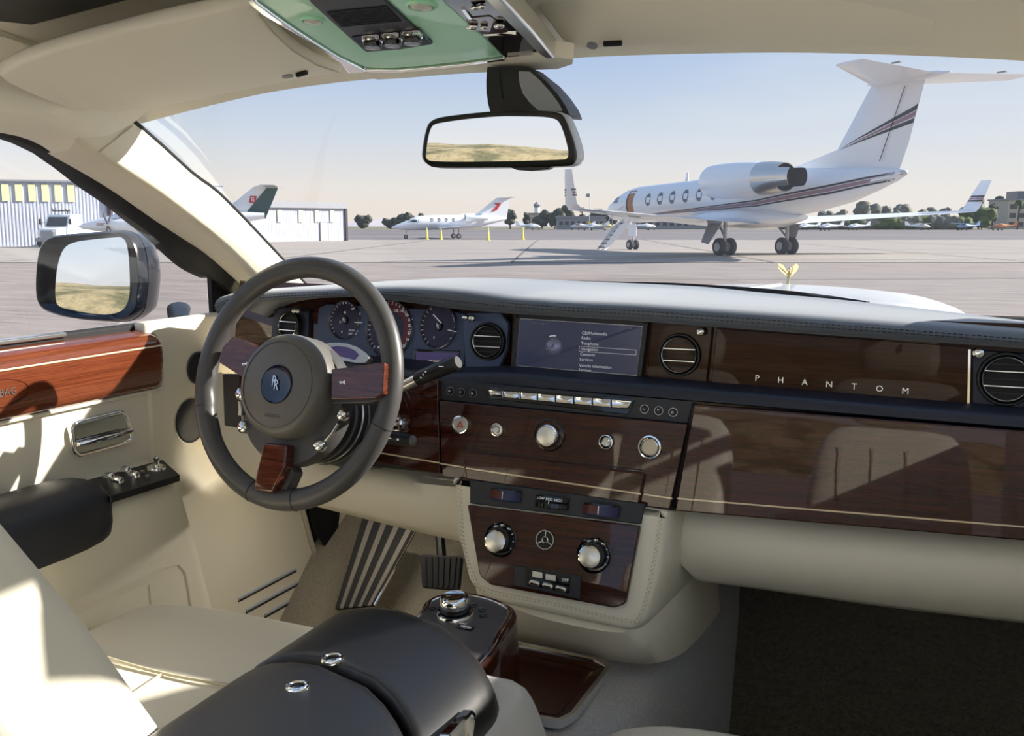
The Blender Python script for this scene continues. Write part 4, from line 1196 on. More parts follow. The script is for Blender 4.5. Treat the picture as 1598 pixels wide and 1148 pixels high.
gauge(685, 509, .0395, [n_('H', 1280, 198, .006), n_('C', 1266, 306, .006), n_('E', 1172, 301, .006), n_('F', 1172, 190, .0001)],
      [236 - 112 * i / 8 for i in range(9)] + [-36 + 72 * i / 4 for i in range(5)], 'combined fuel and temperature gauge', [(c8(1168, 176), c8(1210, 222), .0012), (c8(1248, 259), c8(1290, 269), .0013)])
# message display below the right gauge
dp = panel('message_display', FG, [c8(1052, 362), c8(1312, 372), c8(1306, 436), c8(1050, 428)], M['gloss_black'], dash, -.004, .0018, .002)
M['lcd'] = mat('violet_lcd', srgb(52, 44, 84), 0.2, emit=((.08, .06, .16, 1), .35))
panel('lcd', FG, [c8(1075, 376), c8(1298, 385), c8(1293, 430), c8(1072, 422)], M['lcd'], dp, .0005, .0024, .001)

# --- vents
def vent(fr, r, label, parent=dash, bez='black'):
    fr = fr.off(0, 0, .003)
    v = obj('air_vent', MB().lathe(fr, [(r * 1.2, -.008), (r * 1.2, .003), (r * 1.16, .006), (r * 1.08, .0062), (r * 1.0, .002), (r * .99, -.002)], 40), M[bez], parent, label=label)
    obj('vent_ring', MB().lathe(fr, [(r * 1.0, -.002), (r * 1.0, .0055), (r * .97, .0068), (r * .93, .0055), (r * .93, -.002)], 40), M['bright'], v)
    obj('vent_core', MB().lathe(fr, [(.0001, -.006), (r * .98, -.006), (r * .98, -.001), (.0001, -.001)], 32), M['void'], v)
    for s in (-1, 1):
        y = s * r * .33
        hw = math.sqrt(r * r * .9 - y * y)
        obj('slat', MB().box(fr.P(0, y, .003), (hw * 2, .0022, .006), (fr.u, fr.v, fr.n)), M['bright'], v, bevel=.0006)
    for k in (-2, 0, 2):
        y = k * r * .33
        hw = math.sqrt(max(0, r * r * .85 - y * y))
        obj('louvre', MB().box(fr.P(0, y * .97, .0005), (hw * 2, .0014, .003), (fr.u, fr.v, fr.n)), M['charcoal_dark'], v)
    return v
def stop_knob(fr, r, parent=dash, label='chrome organ-stop vent knob'):
    k = obj('vent_knob', MB().lathe(fr, [(r * .5, -.002), (r * .5, .006), (r * .9, .009), (r, .013), (r * .8, .0165), (r * .3, .018), (.0001, .018)], 20), M['chrome'], parent, label=label)
    return k
def c6(x, y): return (640 + x / 3.329, 440 + y / 3.329)
# left outboard vent
panel('vent_panel', FG, [(428, 478), (482, 482), (480, 560), (420, 552)], M['navy'], dash, -.012, -.002, .006)
vent(FG.at(453, 509), .0245, 'round air vent at the driver end of the dashboard')
stop_knob(FG.at(*c8(442, 159)), .0055); stop_knob(FG.at(*c8(464, 161)), .005)
vp = [(722, 489), (780, 487), (793, 505), (790, 545), (778, 575), (726, 576)]
panel('vent_panel', FU, vp, M['slate'], dash, -.012, .001, .008)
vent(FU.at(763, 532.5), .0262, 'round air vent between gauges and display screen')
stop_knob(FU.at(*c6(305, 184)), .0055); stop_knob(FU.at(*c6(340, 188)), .006)
# centre right vent in its own wooden board
panel('vent_panel', FU, [c6(1256, 203), c6(1572, 228), c6(1538, 542), c6(1230, 512)], M['wood_upper'], dash, -.012, .002, .002)
vent(FU.at(1061, 553.5), .0275, 'round air vent between display screen and lettered wooden panel')
stop_knob(FU.at(1096.5, 517), .0065)
vp = [(1517, 545), (1760, 562), (1760, 668), (1517, 640)]
panel('vent_panel', FU, vp, M['navy'], dash, -.012, .001, .004)
vent(FU.at(1570, 591), .0305, 'round air vent at the passenger end of the dashboard')
stop_knob(FU.at(1527, 550), .0075)
line3(FU, (1513, 545), (1511, 637), .003, .004, 'chrome_strip', M['chrome'], dash)

# --- display screen
q_out = ppoly(FU, [(806, 489), (1013, 501.5), (1001, 594), (799, 577)], .003)
sf = obj('display_screen', MB().frame_ring(FU, q_out, shrink(q_out, .0075), -.008, .006), M['charcoal_dark'], dash, bevel=.0015, label='wide central display screen showing a menu list')
M['screen'] = mat('screen_navy', srgb(30, 33, 50), 0.25, coat=.4, coat_rough=.1, emit=((.030, .036, .075, 1), .45))
obj('screen_face', MB().pan(FU, shrink(q_out, .006), -.006, .0), M['screen'], sf, smooth=0)
obj('screen_trim', MB().frame_ring(FU, shrink(q_out, .0066), shrink(q_out, .0082), -.002, .0035), M['satin'], sf)
sw = .0012
for s, x, y in (('CD/Multimedia', 893, 265), ('Radio', 891, 290), ('Telephone', 889, 318), ('Navigation', 886, 347), ('Contacts', 884, 374), ('Services', 881, 401), ('Vehicle information', 879, 433), ('Settings', 876, 456)):
    text(s, FU.at(*c6(x, y), 0), .0068, M['white_print'], sf, 'menu_text', sw, 'LEFT')
text('Main menu', FU.at(*c6(632, 212), 0), .0066, M['grey_print'], sf, 'menu_text', sw, 'LEFT')
text('AUX', FU.at(*c6(1108, 239), 0), .0072, M['grey_print'], sf, 'menu_text', sw, 'LEFT')
line3(FU, c6(1090, 240), c6(1103, 230), .0008, sw, 'menu_tick', M['grey_print'], sf, .0002)
q = ppoly(FU, [c6(878, 332), c6(1176, 352), c6(1174, 380), c6(876, 360)], .0006, sw)
obj('menu_highlight', MB().frame_ring(FU, q, shrink(q, .0005), sw - .0006, sw), M['white_print'], sf)
fr = FU.at(*c6(747, 333))
M['orb'] = mat('blue_silver_orb', srgb(120, 122, 150), 0.25, .6, emit=((.1, .1, .16, 1), .3))
obj('menu_orb', MB().lathe(fr, [(.0118, .0004), (.0118, .0012), (.0095, .0026), (.006, .0038), (.0001, .0044)], 32), M['orb'], sf)
obj('menu_orb_ring', MB().lathe(fr, [(.0136, .0002), (.0136, .0012), (.0128, .0012), (.0128, .0002)], 40), M['grey_print'], sf)
text('R', fr, .012, M['slate'], sf, 'menu_orb_mark', .0046, sx=.8)
obj('menu_pointer', MB().lathe(fr, [(.0158, .0004), (.0158, .0013), (.0180, .0013), (.0180, .0004)], 8, R(78), R(118)), M['white_print'], sf)
dm = MB()
for a in range(8):
    c, s = math.cos(R(90 + 45 * a)), math.sin(R(90 + 45 * a))
    dm.lathe(fr.off(c * .0225, s * .0225), [(.0012, .0006), (.0012, .0012), (.0006, .0012), (.0006, .0006)], 8)
obj('menu_icons', dm, M['slate'], sf)

# --- lettered wooden panel on the passenger side
pp = panel('lettered_panel', FU, [(1119, 512), (1511, 541), (1510, 636), (1109, 606)], M['wood_upper'], dash, -.012, .003, .001, label='dark wooden panel with widely spaced silver lettering')
p0, p1 = V(FU.uv(1182, 590)), V(FU.uv(1413, 610))
for i, ch in enumerate('PHANTOM'):
    u = p0.lerp(p1, i / 6)
    text(ch, FU.off(u.x, u.y, .003), .0125, M['satin'], pp, 'letter', .0004)

# --- shelf band under the upper fascia
BX = (-.66, -.5, -.35, -.22, -.1, .0, .2, .4, .63, .86)
rows = []
for x in BX:
    zt = 1.2185 - .019 * x if x > -.2 else 1.213
    zb = 1.199 - .012 * x if x > -.2 else 1.198
    dy = 0.0 if x > -.2 else .06 * min(1, (-.2 - x) / .2)
    rows.append([V((x, 1.465 + dy, zt + .002)), V((x, 1.405 + dy, zt)), V((x, 1.393 + dy, zt - .003)), V((x, 1.389 + dy, zt - .010)), V((x, 1.3875 + dy, zb)), V((x, 1.395 + dy, zb - .003)), V((x, 1.46 + dy, zb - .004))])
cols = [spline([r[j] for r in rows], 4) for j in range(7)]
obj('trim_shelf', MB().loft([[c[k] for c in cols] for k in range(len(cols[0]))]), M['navy'], dash, smooth=50)

# --- button strip
bp_ = panel('button_panel', FB, [(686, 592), (1082, 627), (1073, 661), (685, 624)], M['charcoal_dark'], dash, -.03, 0, .002)
def small_btn(x, y, icon):
    fr = FB.at(x, y)
    b = obj('push_button', MB().lathe(fr, [(.0058, -.001), (.0058, .002), (.0046, .0042), (.0001, .0046)], 20), M['black'], bp_)
    obj('button_ring', MB().lathe(fr, [(.0064, -.001), (.0064, .0014), (.0057, .0014), (.0057, -.001)], 20), M['satin'], bp_)
    if icon: text(icon, fr, .0068, M['white_print'], bp_, 'button_symbol', .0047)
for x, y, s in ((703, 610, '='), (720, 612, '+'), (738.5, 613.5, 'o'), (1006, 638, '~'), (1028, 640.6, '*'), (1050.5, 643, 'n')): small_btn(x, y, s)
panel('key_recess', FB, [c6(378, 540), c6(1170, 606), c6(1132, 690), c6(400, 605)], M['gloss_black'], bp_, -.004, .001, .002)
bnd = [402, 486, 572, 661, 755, 850, 946, 1044, 1160]
def yt(x): return 557 + (x - 400) * (616 - 557) / 760
def yb(x): return 593 + (x - 400) * (664 - 593) / 760
for i in range(8):
    a, b = bnd[i] + 2, bnd[i + 1] - 2
    s0 = 14 if i == 0 else 0; s1 = -26 if i == 7 else 0
    ky = ppoly(FB, [c6(a, yt(a)), c6(b, yt(b)), c6(b + s1, yb(b + s1)), c6(a + s0, yb(a + s0))], 0, .006)
    k_ = MB().rings(FB, [(ky, .001), (ky, .005), (shrink(ky, .0012), .0072), (shrink(ky, .0035), .0064)])
    obj('chrome_key', k_, M['chrome'], bp_, smooth=30)

# --- lower fascia
M['recess'] = mat('shadow_gap_black', srgb(14, 13, 15), .6)
obj('fascia_core', MB().pan(FL, [(-.50, -.085), (.86, -.085), (.86, .05), (-.50, .05)], -.10, -.012), M['recess'], dash, smooth=0)
cp = panel('center_panel', FL, [(685, 625), (1073, 662), (1045, 794), (1000, 789), (690, 743)], M['wood'], dash, -.02, 0, .002, .002)
dw = panel('drawer_front', FL, [(722, 704), (1006, 738), (997, 788), (727, 748)], M['wood'], dash, -.002, .007, .004, .0025, label='wooden drawer front with pale inlay line')
line3(FL, (687, 723), (724, 729), .0022, 0, 'inlay_line', M['inlay'], cp, .0003)
line3(FL, (1005, 771), (1049, 777.5), .0022, 0, 'inlay_line', M['inlay'], cp, .0003)
line3(FL, (727, 730), (1000, 770.5), .0022, .007, 'inlay_line', M['inlay'], dw, .0003)
for e0, e1 in (((722, 704), (1006, 738)),):
    line3(FL, (727, 700), (1004, 733.5), .0016, 0, 'groove', M['recess'], cp, .0004)
gp = panel('glove_panel', FL, [(1083, 631), (1760, 686), (1760, 857), (1053, 797)], M['wood'], dash, -.02, .002, .003, .003, label='large glossy mahogany glove box front with inlay line')
line3(FL, (1057, 777.5), (1758, 835), .0022, .002, 'inlay_line', M['inlay'], gp, .0003)
wp_ = panel('driver_panel', FL, [(590, 588), (683, 594), (687, 740), (560, 716)], M['wood'], dash, -.03, -.002, .002, .002)
line3(FL, (585, 705), (686, 722), .0022, -.002, 'inlay_line', M['inlay'], wp_, .0003)
def knob(px, py, r, kind, label):
    fr = FL.at(px, py)
    k = obj('knob', MB().lathe(fr, [(r, -.002), (r, .004), (r * .94, .006), (r * .82, .0062), (r * .78, .004), (r * .76, .002)], 36), M['chrome'], cp, label=label)
    return fr, k
M['pearl'] = mat('satin_silver_cap', (.74, .72, .66, 1), .33, 1.0)
fr, k = knob(720, 662, .0148, 0, 'round chrome hazard button with red triangle')
obj('button_face', MB().lathe(fr, [(.0001, .004), (.0118, .004), (.0118, .001), (.0001, .001)], 28), M['satin'], cp)
tri = [V((.0075 * math.cos(R(90 + 120 * i)), .0075 * math.sin(R(90 + 120 * i)) - .001)) for i in range(3)]
M['warn'] = mat('hazard_red', srgb(206, 90, 72), .4)
obj('hazard_triangle', MB().frame_ring(fr, tri, shrink(tri, .0022), .0038, .0046), M['warn'], cp)
fr, k = knob(777, 670, .0106, 0, 'small chrome push button left of the large knob')
obj('button_face', MB().lathe(fr, [(.0001, .007), (.004, .007), (.0055, .004), (.0078, .0035), (.0078, .001), (.0001, .001)], 24), M['satin'], cp)
fr = FL.at(858, 679)
kn = obj('knob', MB().lathe(fr, [(.0245, -.001), (.0245, .001), (.0235, .002), (.0222, .001), (.021, -.006), (.0001, -.006)], 40), M['gloss_black'], cp, label='large satin volume knob in black well')
obj('volume_cap', MB().lathe(fr, [(.0182, -.006), (.0182, .010), (.0172, .014), (.0150, .0165), (.0143, .0160), (.0143, .0150)], 40), M['chrome'], cp)
obj('volume_face', MB().lathe(fr, [(.0144, .013), (.0144, .0152), (.010, .0162), (.0001, .0166)], 36), M['pearl'], cp)
fr, k = knob(947, 689, .0112, 0, 'small chrome push button right of the large knob')
obj('button_face', MB().lathe(fr, [(.0001, .003), (.003, .003), (.006, .006), (.0082, .003), (.0082, .001), (.0001, .001)], 24), M['chrome'], cp)
fr, k = knob(1015, 697, .0178, 0, 'chrome rimmed cigar lighter at right of centre panel')
obj('lighter_ring', MB().lathe(fr, [(.0132, .001), (.0132, .007), (.0118, .008), (.0112, .006), (.0112, .001)], 32), M['chrome'], cp)
M['lighter'] = mat('taupe_metal', (.42, .38, .30, 1), .35, .8)
obj('lighter_face', MB().lathe(fr, [(.0001, .0052), (.011, .005), (.011, .001), (.0001, .001)], 28), M['lighter'], cp)
# starter knob on the driver panel
fr = FL.at(622, 661)
obj('starter_button', MB().lathe(fr, [(.016, -.004), (.016, .006), (.013, .012), (.010, .013), (.0075, .020), (.0001, .022)], 28), M['chrome'], wp_, label='chrome starter knob beside the steering column')

# --- soft knee panels
def knee(name, rowspec, m, label):
    rows = [resample(crv(r), 22) for r in rowspec]
    back = [p + V((0, .22, .05)) for p in rows[-1]]
    up_ = [p + V((0, .03, .012)) for p in rows[0]]
    return obj(name, MB().sheet([up_] + rows + [back], (0, .02, .006)), m, dash, smooth=60, label=label)
knee('knee_pad', [[(1034, 793, 'Y', 1.39), (1200, 806, 'Y', 1.39), (1400, 824, 'Y', 1.39), (1760, 853, 'Y', 1.39)],
                  [(1030, 812, 'Y', 1.385), (1200, 824, 'Y', 1.372), (1400, 842, 'Y', 1.37), (1760, 873, 'Y', 1.37)],
                  [(1044, 846, 'Y', 1.375), (1200, 862, 'Y', 1.358), (1400, 882, 'Y', 1.355), (1760, 915, 'Y', 1.355)],
                  [(1066, 884, 'Y', 1.39), (1200, 900, 'Y', 1.378), (1400, 922, 'Y', 1.375), (1760, 958, 'Y', 1.375)],
                  [(1086, 903, 'Y', 1.42), (1200, 917, 'Y', 1.41), (1400, 944, 'Y', 1.405), (1760, 984, 'Y', 1.405)],
                  [(1095, 907, 'Y', 1.44), (1200, 921, 'Y', 1.43), (1400, 949, 'Y', 1.425), (1760, 990, 'Y', 1.425)]], M['cream'], 'cream leather knee pad below the glove box')
knee('knee_pad', [[(318, 600, 'Y', 1.49), (400, 640, 'Y', 1.46), (450, 690, 'Y', 1.44), (560, 724, 'Y', 1.42), (640, 738, 'Y', 1.40), (712, 748, 'Y', 1.40)],
                  [(320, 620, 'Y', 1.475), (400, 668, 'Y', 1.44), (450, 706, 'Y', 1.42), (560, 740, 'Y', 1.40), (640, 752, 'Y', 1.375), (716, 760, 'Y', 1.375)],
                  [(350, 700, 'Y', 1.45), (460, 745, 'Y', 1.415), (560, 770, 'Y', 1.395), (640, 785, 'Y', 1.37), (718, 798, 'Y', 1.37)],
                  [(380, 740, 'Y', 1.46), (470, 775, 'Y', 1.43), (560, 798, 'Y', 1.415), (640, 815, 'Y', 1.395), (720, 834, 'Y', 1.39)],
                  [(400, 762, 'Y', 1.50), (478, 786, 'Y', 1.47), (560, 807, 'Y', 1.45), (640, 827, 'Y', 1.43), (722, 846, 'Y', 1.42)]], M['cream'], 'cream leather knee pad below the steering column')
# dark box left of the column
bx = panel('switch_box', FL, [(347, 583), (374, 584), (376, 668), (350, 664)], M['black'], dash, -.02, .0, .003)
panel('box_rim', FL, [(374, 584), (384, 586), (386, 672), (376, 668)], M['wood'], dash, -.02, .001, .001)
# ================================================================== centre stack below the fascia
stk = thing('center_stack', 'cream leather centre stack with mahogany climate panel and round dials', 'console', (0, 1.35, .78))
fpx = [(707, 743), (1044, 796), (1034, 880), (1008, 966), (985, 984), (762, 936), (732, 908), (716, 842)]
fp = fillet([V(FS.uv(a, b, -.006)) for a, b in fpx], [.002, .002, .03, .03, .02, .03, .03, .03], 6)
def ringw(poly, w, kx=1.0, dz=0, dy=0):
    return [FS.P(p.x * kx, p.y, w) + V((0, dy, dz)) for p in poly]
body = MB().loft([ringw(shrink(fp, .012), -.004), ringw(shrink(fp, .004), -.005), ringw(fp, -.012), ringw(fp, -.03, 1.03), ringw(fp, -.03, 1.07, .0, .06), ringw(fp, -.03, 1.13, 0, .14), ringw(fp, -.03, 1.16, 0, .30)])
obj('stack_body', body, M['cream'], stk, smooth=60)
# stitched piping round the panel
def stitch_path(name, path, parent, m, n, wd=.0013, ln=.0034, nrm=V((0, -1, .3))):
    sb = MB(); pts = resample(path, n)
    for i in range(len(pts) - 1):
        d = (pts[i + 1] - pts[i]).normalized()
        s_ = nrm.cross(d).normalized()
        sb.box(pts[i], (ln, wd, .0010), (d, s_, d.cross(s_)))
    o = obj(name, sb, m, parent, smooth=0); o['kind'] = 'stuff'; return o
sp = [(720, 752), (724, 842), (740, 896), (762, 919), (870, 942), (975, 966), (998, 958), (1018, 880), (1030, 800)]
path = spline([FS.px(a, b, -.0035) for a, b in sp], 8)
stitch_path('stitching', path, stk, M['stitch'], 90)
path = spline([FS.px(a - 3 * (1 if a < 800 else -1), b + 4, -.004) for a, b in sp], 8)
stitch_path('stitching', path, stk, M['stitch'], 90)
# dark slot with three thumbwheels
slot = panel('vent_slot', FS, [(733, 748), (1006, 786), (1000, 818), (733, 785)], M['charcoal_dark'], stk, -.03, .0, .002)
M['wheel_red'] = mat('thumbwheel_red', srgb(92, 40, 40), .35)
M['wheel_blue'] = mat('thumbwheel_blue', srgb(40, 44, 84), .35)
def thumb(px, py, w, kind):
    fr = FS.at(px, py)
    fh = Frame(fr.P(0, 0, -.018), fr.v, fr.n)          # axis upright
    rr = w * .62
    a0, a1 = R(90 - 52), R(90 + 52)
    # drum segments facing the driver
    def seg(w0, w1, b0, b1):
        return MB().loft([[fh.P(r * math.cos(b0 + (b1 - b0) * i / 14), r * math.sin(b0 + (b1 - b0) * i / 14) , z) for i in range(15)] for r, z in ((rr * .5, w0), (rr * .97, w0), (rr, w0 + .0012), (rr, w1 - .0012), (rr * .97, w1), (rr * .5, w1))], closed=False, caps=False)
    t = obj('thumbwheel', seg(-.0088, -.0005, a0, a1), M['gloss_black'] if kind else M['wheel_blue'], stk)
    obj('thumbwheel_band', seg(.0005, .0088, a0, a1), M['gloss_black'], t)
    if not kind:
        for b0, b1, m in ((R(92), a1, 'wheel_blue'), (a0, R(88), 'wheel_red')):
            o = obj('thumbwheel_colour', MB().loft([[fh.P((rr + .0004) * math.cos(b0 + (b1 - b0) * i / 8), (rr + .0004) * math.sin(b0 + (b1 - b0) * i / 8), z) for i in range(9)] for z in (-.006, .006)], closed=False), M[m], t)
    obj('pointer', MB().box(fh.P(0, rr + .0008, 0), (.0016, .012 if not kind else .005, .0008), (fh.u, fh.n, fh.v)), M['satin'], t)
    return fh, rr, t
thumb(790, 773, .052, 0); thumb(939, 796, .056, 0)
fh, rr, t = thumb(862, 784, .054, 1)
for s, x, y in (('LOW', 844, 777), ('MED', 857, 779), ('HIGH', 871, 781)): text(s, FS.at(x, y, .016), .0052, M['white_print'], t, 'marking', .0)
# climate panel
pc = [(729, 787), (999, 820), (976, 942), (958, 948), (765, 912), (748, 898)]
cl = panel('climate_panel', FS, pc, M['wood'], stk, -.02, .005, [.003, .003, .012, .012, .016, .016], .003, label='mahogany climate panel with two dials and a small clock')
def dial(px, py, cx, cy, label):
    fr = FS.at(px, py, .005); fc = FS.at(cx, cy, .005)
    d = obj('dial', MB().lathe(fr, [(.0262, -.002), (.0262, .0012), (.0248, .0022), (.0236, .0012), (.0226, .0004), (.0001, .0004)], 40), M['gloss_black'], cl, label=label)
    obj('dial_ring', MB().lathe(fr, [(.0285, -.002), (.0285, .0010), (.0264, .0010), (.0264, -.002)], 40), M['wood'], cl)
    o = fc.off(0, 0, 0)
    obj('dial_collar', MB().lathe(fr, [(.0196, .0004), (.0190, .008), (.0182, .0095), (.0001, .0095)], 32), M['black'], cl)
    fk = fr.off(-.0022, -.0022, .008)
    obj('dial_cap', MB().lathe(fk, [(.0174, -.001), (.0174, .006), (.0164, .0085), (.0150, .0090), (.0143, .0080)], 36), M['chrome'], cl)
    obj('dial_face', MB().lathe(fk, [(.0145, .006), (.0145, .0085), (.010, .0098), (.0001, .0102)], 36), M['pearl'], cl)
    tk = MB()
    for a, l in ((90, 1), (60, .6), (120, .6), (30, .6), (0, .6), (150, .6), (-30, .6)):
        c, s = math.cos(R(a)), math.sin(R(a))
        tk.box(fr.P(c * .0212, s * .0212, .0010), (.0032 * l, .0009, .0006), (fr.u * c + fr.v * s, fr.v * c - fr.u * s, fr.n))
    obj('dial_marks', tk, M['white_print'], cl, smooth=0)
    for s_, a in (('LOW', 118), ('MED', 88), ('HIGH', 52)):
        text(s_, fr.off(.0222 * math.cos(R(a)), .0222 * math.sin(R(a))), .0034, M['white_print'], cl, 'dial_text', .0012)
dial(781, 842, 778, 842, 'left seat temperature dial with satin cap'); dial(927, 866, 924, 868, 'right seat temperature dial with satin cap')
fr = FS.at(851, 842, .005)
ck = obj('round_control', MB().lathe(fr, [(.0150, -.002), (.0150, .001), (.0138, .0026), (.0126, .0014), (.0120, .0006), (.0001, .0006)], 36), M['gloss_black'], cl, label='small round four-way control in chrome ring')
obj('control_ring', MB().lathe(fr, [(.0142, .0016), (.0142, .0028), (.0130, .0028), (.0130, .0016)], 36), M['chrome'], cl)
obj('control_centre', MB().lathe(fr, [(.0052, -.002), (.0052, .0022), (.0042, .0028), (.0036, .0022), (.0036, -.002)], 24), M['chrome'], cl)
for a in (90, 210, 330):
    c, s = math.cos(R(a)), math.sin(R(a))
    obj('control_spoke', MB().box(fr.P(c * .0088, s * .0088, .001), (.0074, .0014, .0016), (fr.u * c + fr.v * s, fr.v * c - fr.u * s, fr.n)), M['chrome'], cl)
def c9(x, y): return (640 + x / 3.19, 640 + y / 3.19)
sp_ = panel('switch_plate', FS, [c9(515, 770), c9(850, 825), c9(845, 940), c9(515, 872)], M['charcoal_dark'], cl, -.002, .0072, .002, .001)
panel('switch_well', FS, [c9(575, 784), c9(800, 824), c9(795, 912), c9(575, 868)], M['gloss_black'], cl, .003, .0078, .002, .0008)
for i in range(3):
    x = 612 + 66 * i; y = 815 + 14 * i
    panel('switch_label', FS, [c9(x - 4, y - 16), c9(x + 46, y - 8), c9(x + 46, y + 22), c9(x - 4, y + 14)], M['pearl'] if i < 2 else M['black'], cl, .006, .0084, .0008, .0003)
    fr = FS.at(*c9(x + 6, y + 40), .0078)
    tg = obj('toggle_switch', MB().tube([fr.P(-.003, 0, .004), fr.P(.007, -.001, .004)], .0038, 12).ball(fr.P(-.003, 0, .004), .0039, 10, 8).ball(fr.P(.007, -.001, .004), .0039, 10, 8), M['chrome'], cl)
text('OFF', FS.at(*c9(772, 845), .0086), .006, M['white_print'], cl, 'marking', 0)
# skirt below
sk = [(745, 922), (985, 985), (1010, 968), (1090, 925)]
top_ = [V((-.118, 1.31, .895)), V((-.08, 1.298, .884)), V((.0, 1.285, .872)), V((.11, 1.285, .868)), V((.145, 1.30, .875)), V((.168, 1.36, .88)), V((.185, 1.46, .89)), V((.19, 1.62, .90))]
bot_ = [V((-.125, 1.36, .80)), V((-.09, 1.348, .80)), V((.0, 1.342, .80)), V((.115, 1.338, .80)), V((.158, 1.352, .80)), V((.182, 1.42, .79)), V((.195, 1.52, .785)), V((.20, 1.64, .78))]
a = resample(spline(top_, 6), 30); b = resample(spline(bot_, 6), 30)
obj('skirt', MB().sheet([[p + V((-.002, .02, .02)) for p in a], a, mid(a, b, .5, V((.003, -.006, 0))), b], (-.01, .03, 0)), M['cream'], stk, smooth=60)
# ================================================================== driver door
FD = Frame((-.80, 1.2, 1.1), (1, 0, 0))
door = thing('door_1', 'cream leather driver door with mahogany capping, chrome handle and black armrest', 'car door', (-.80, 1.0, .5))
tag(door, kind='structure')
del door['category']
def secloft(name, stations, m, parent, smooth=50, **k):
    return obj(name, MB().loft(stations), m, parent, smooth=smooth, **k)
# upper skin and capping
obj('door_skin', MB().pan(FD, [(-1.0, -.12), (.185, -.12), (.18, .06), (.165, .15), (-1.0, .15)], -.03, 0), M['cream'], door, bevel=.004)
def capsec(y, k=1.0, dx=0.0):
    b = [(-.82, 1.150), (-.792, 1.152), (-.781, 1.158), (-.776, 1.170), (-.774, 1.205), (-.775, 1.232), (-.780, 1.244), (-.792, 1.254), (-.815, 1.260), (-.835, 1.258), (-.835, 1.152)]
    cz = 1.205
    return [V((x + dx, y, cz + (z - cz) * k)) for x, z in b]
cap = secloft('wood_capping', [capsec(.15), capsec(1.36), capsec(1.374, .985, -.002), capsec(1.384, .94, -.010), capsec(1.388, .86, -.02)], M['wood_side'], door, label='red mahogany door capping with cream inlay line')
obj('inlay_line', MB().tube([V((-.7742, .15, 1.2325)), V((-.7742, 1.372, 1.2325))], .0016, 6), M['inlay'], cap)
obj('lower_inlay', MB().tube([V((-.790, .15, 1.150)), V((-.790, 1.388, 1.150))], .003, 8), M['cream_plain'], cap)
ov = Frame((-.7738, 1.03, 1.198), (1, 0, 0))
obj('airbag_oval', MB().frame_ring(ov, circ(.05, 40, 1, .42), circ(.0492, 40, 1, .41), -.001, .0006), M['wood_wheel'], cap)
text('AIRBAG', ov, .016, M['satin'], cap, 'airbag_lettering', .0004)
obj('window_sill', MB().box((-.838, .85, 1.262), (.03, 1.42, .014)), M['rubber'], door, bevel=.003)
obj('sill_strip', MB().box((-.826, .62, 1.268), (.018, 1.16, .008)), M['satin'], door, bevel=.002)
# lower bulge
def bsec(z_front=0.0, y=0.0, k=0.0):
    b = [(-.83, 1.03), (-.80, 1.022), (-.745, 1.012), (-.712, 1.004), (-.700, .992), (-.695, .965), (-.695, .86), (-.702, .72), (-.725, .56), (-.80, .47), (-.83, .47)]
    return [V((x + (-.79 - x) * k if x > -.79 else x, y + (1.0 - z) * .30 * (1 if y > 1.2 else 0), z)) for x, z in b]
bl = secloft('lower_panel', [bsec(y=.15), bsec(y=1.0), bsec(y=1.2001), bsec(y=1.29), bsec(y=1.315, k=.10), bsec(y=1.335, k=.35), bsec(y=1.35, k=.75), bsec(y=1.356, k=1)], M['cream_plain'], door, 60)
# armrest
def asec(y, k=1.0):
    b = [(-.80, 1.02), (-.80, 1.036), (-.775, 1.045), (-.745, 1.046), (-.715, 1.040), (-.694, 1.022), (-.685, 1.000), (-.683, .965), (-.688, .945), (-.70, .938), (-.72, .94)]
    cx, cz = -.745, 1.0
    return [V((cx + (x - cx) * k, y, cz + (z - cz) * k)) for x, z in b]
secloft('armrest', [asec(.15), asec(1.06), asec(1.10, .985), asec(1.13, .94), asec(1.15, .86), asec(1.163, .70), asec(1.168, .45)], M['charcoal_dark'], door, 60)
# handle
hp = [(109, 659), (198, 638), (216, 690), (117, 717)]
ho = ppoly(FD, hp, .022, .012, 8)
hd = obj('door_handle', MB().frame_ring(FD, ho, shrink(ho, .0085), -.002, .012), M['chrome'], door, bevel=.003, label='chrome door handle in a recessed bowl')
hi = shrink(ho, .008)
M['bowl'] = mat('reflection_toned_chrome', (.36, .38, .38, 1), .06, 1.0)  # chrome of the bowl, its dark reflections put into the colour
obj('handle_bowl', MB().rings(FD, [(hi, .010), (shrink(hi, .006), .0045), (shrink(hi, .014), .002), (shrink(hi, .022), .0012)]), M['bowl'], hd, smooth=80)
a, b = FD.px(121, 693, .016), FD.px(205, 672, .016)
obj('handle_lever', MB().tube([a, a.lerp(b, .1), a.lerp(b, .5), a.lerp(b, .9), b], [.006, .0085, .0095, .0085, .006], 14, flat=.6), M['chrome'], hd)
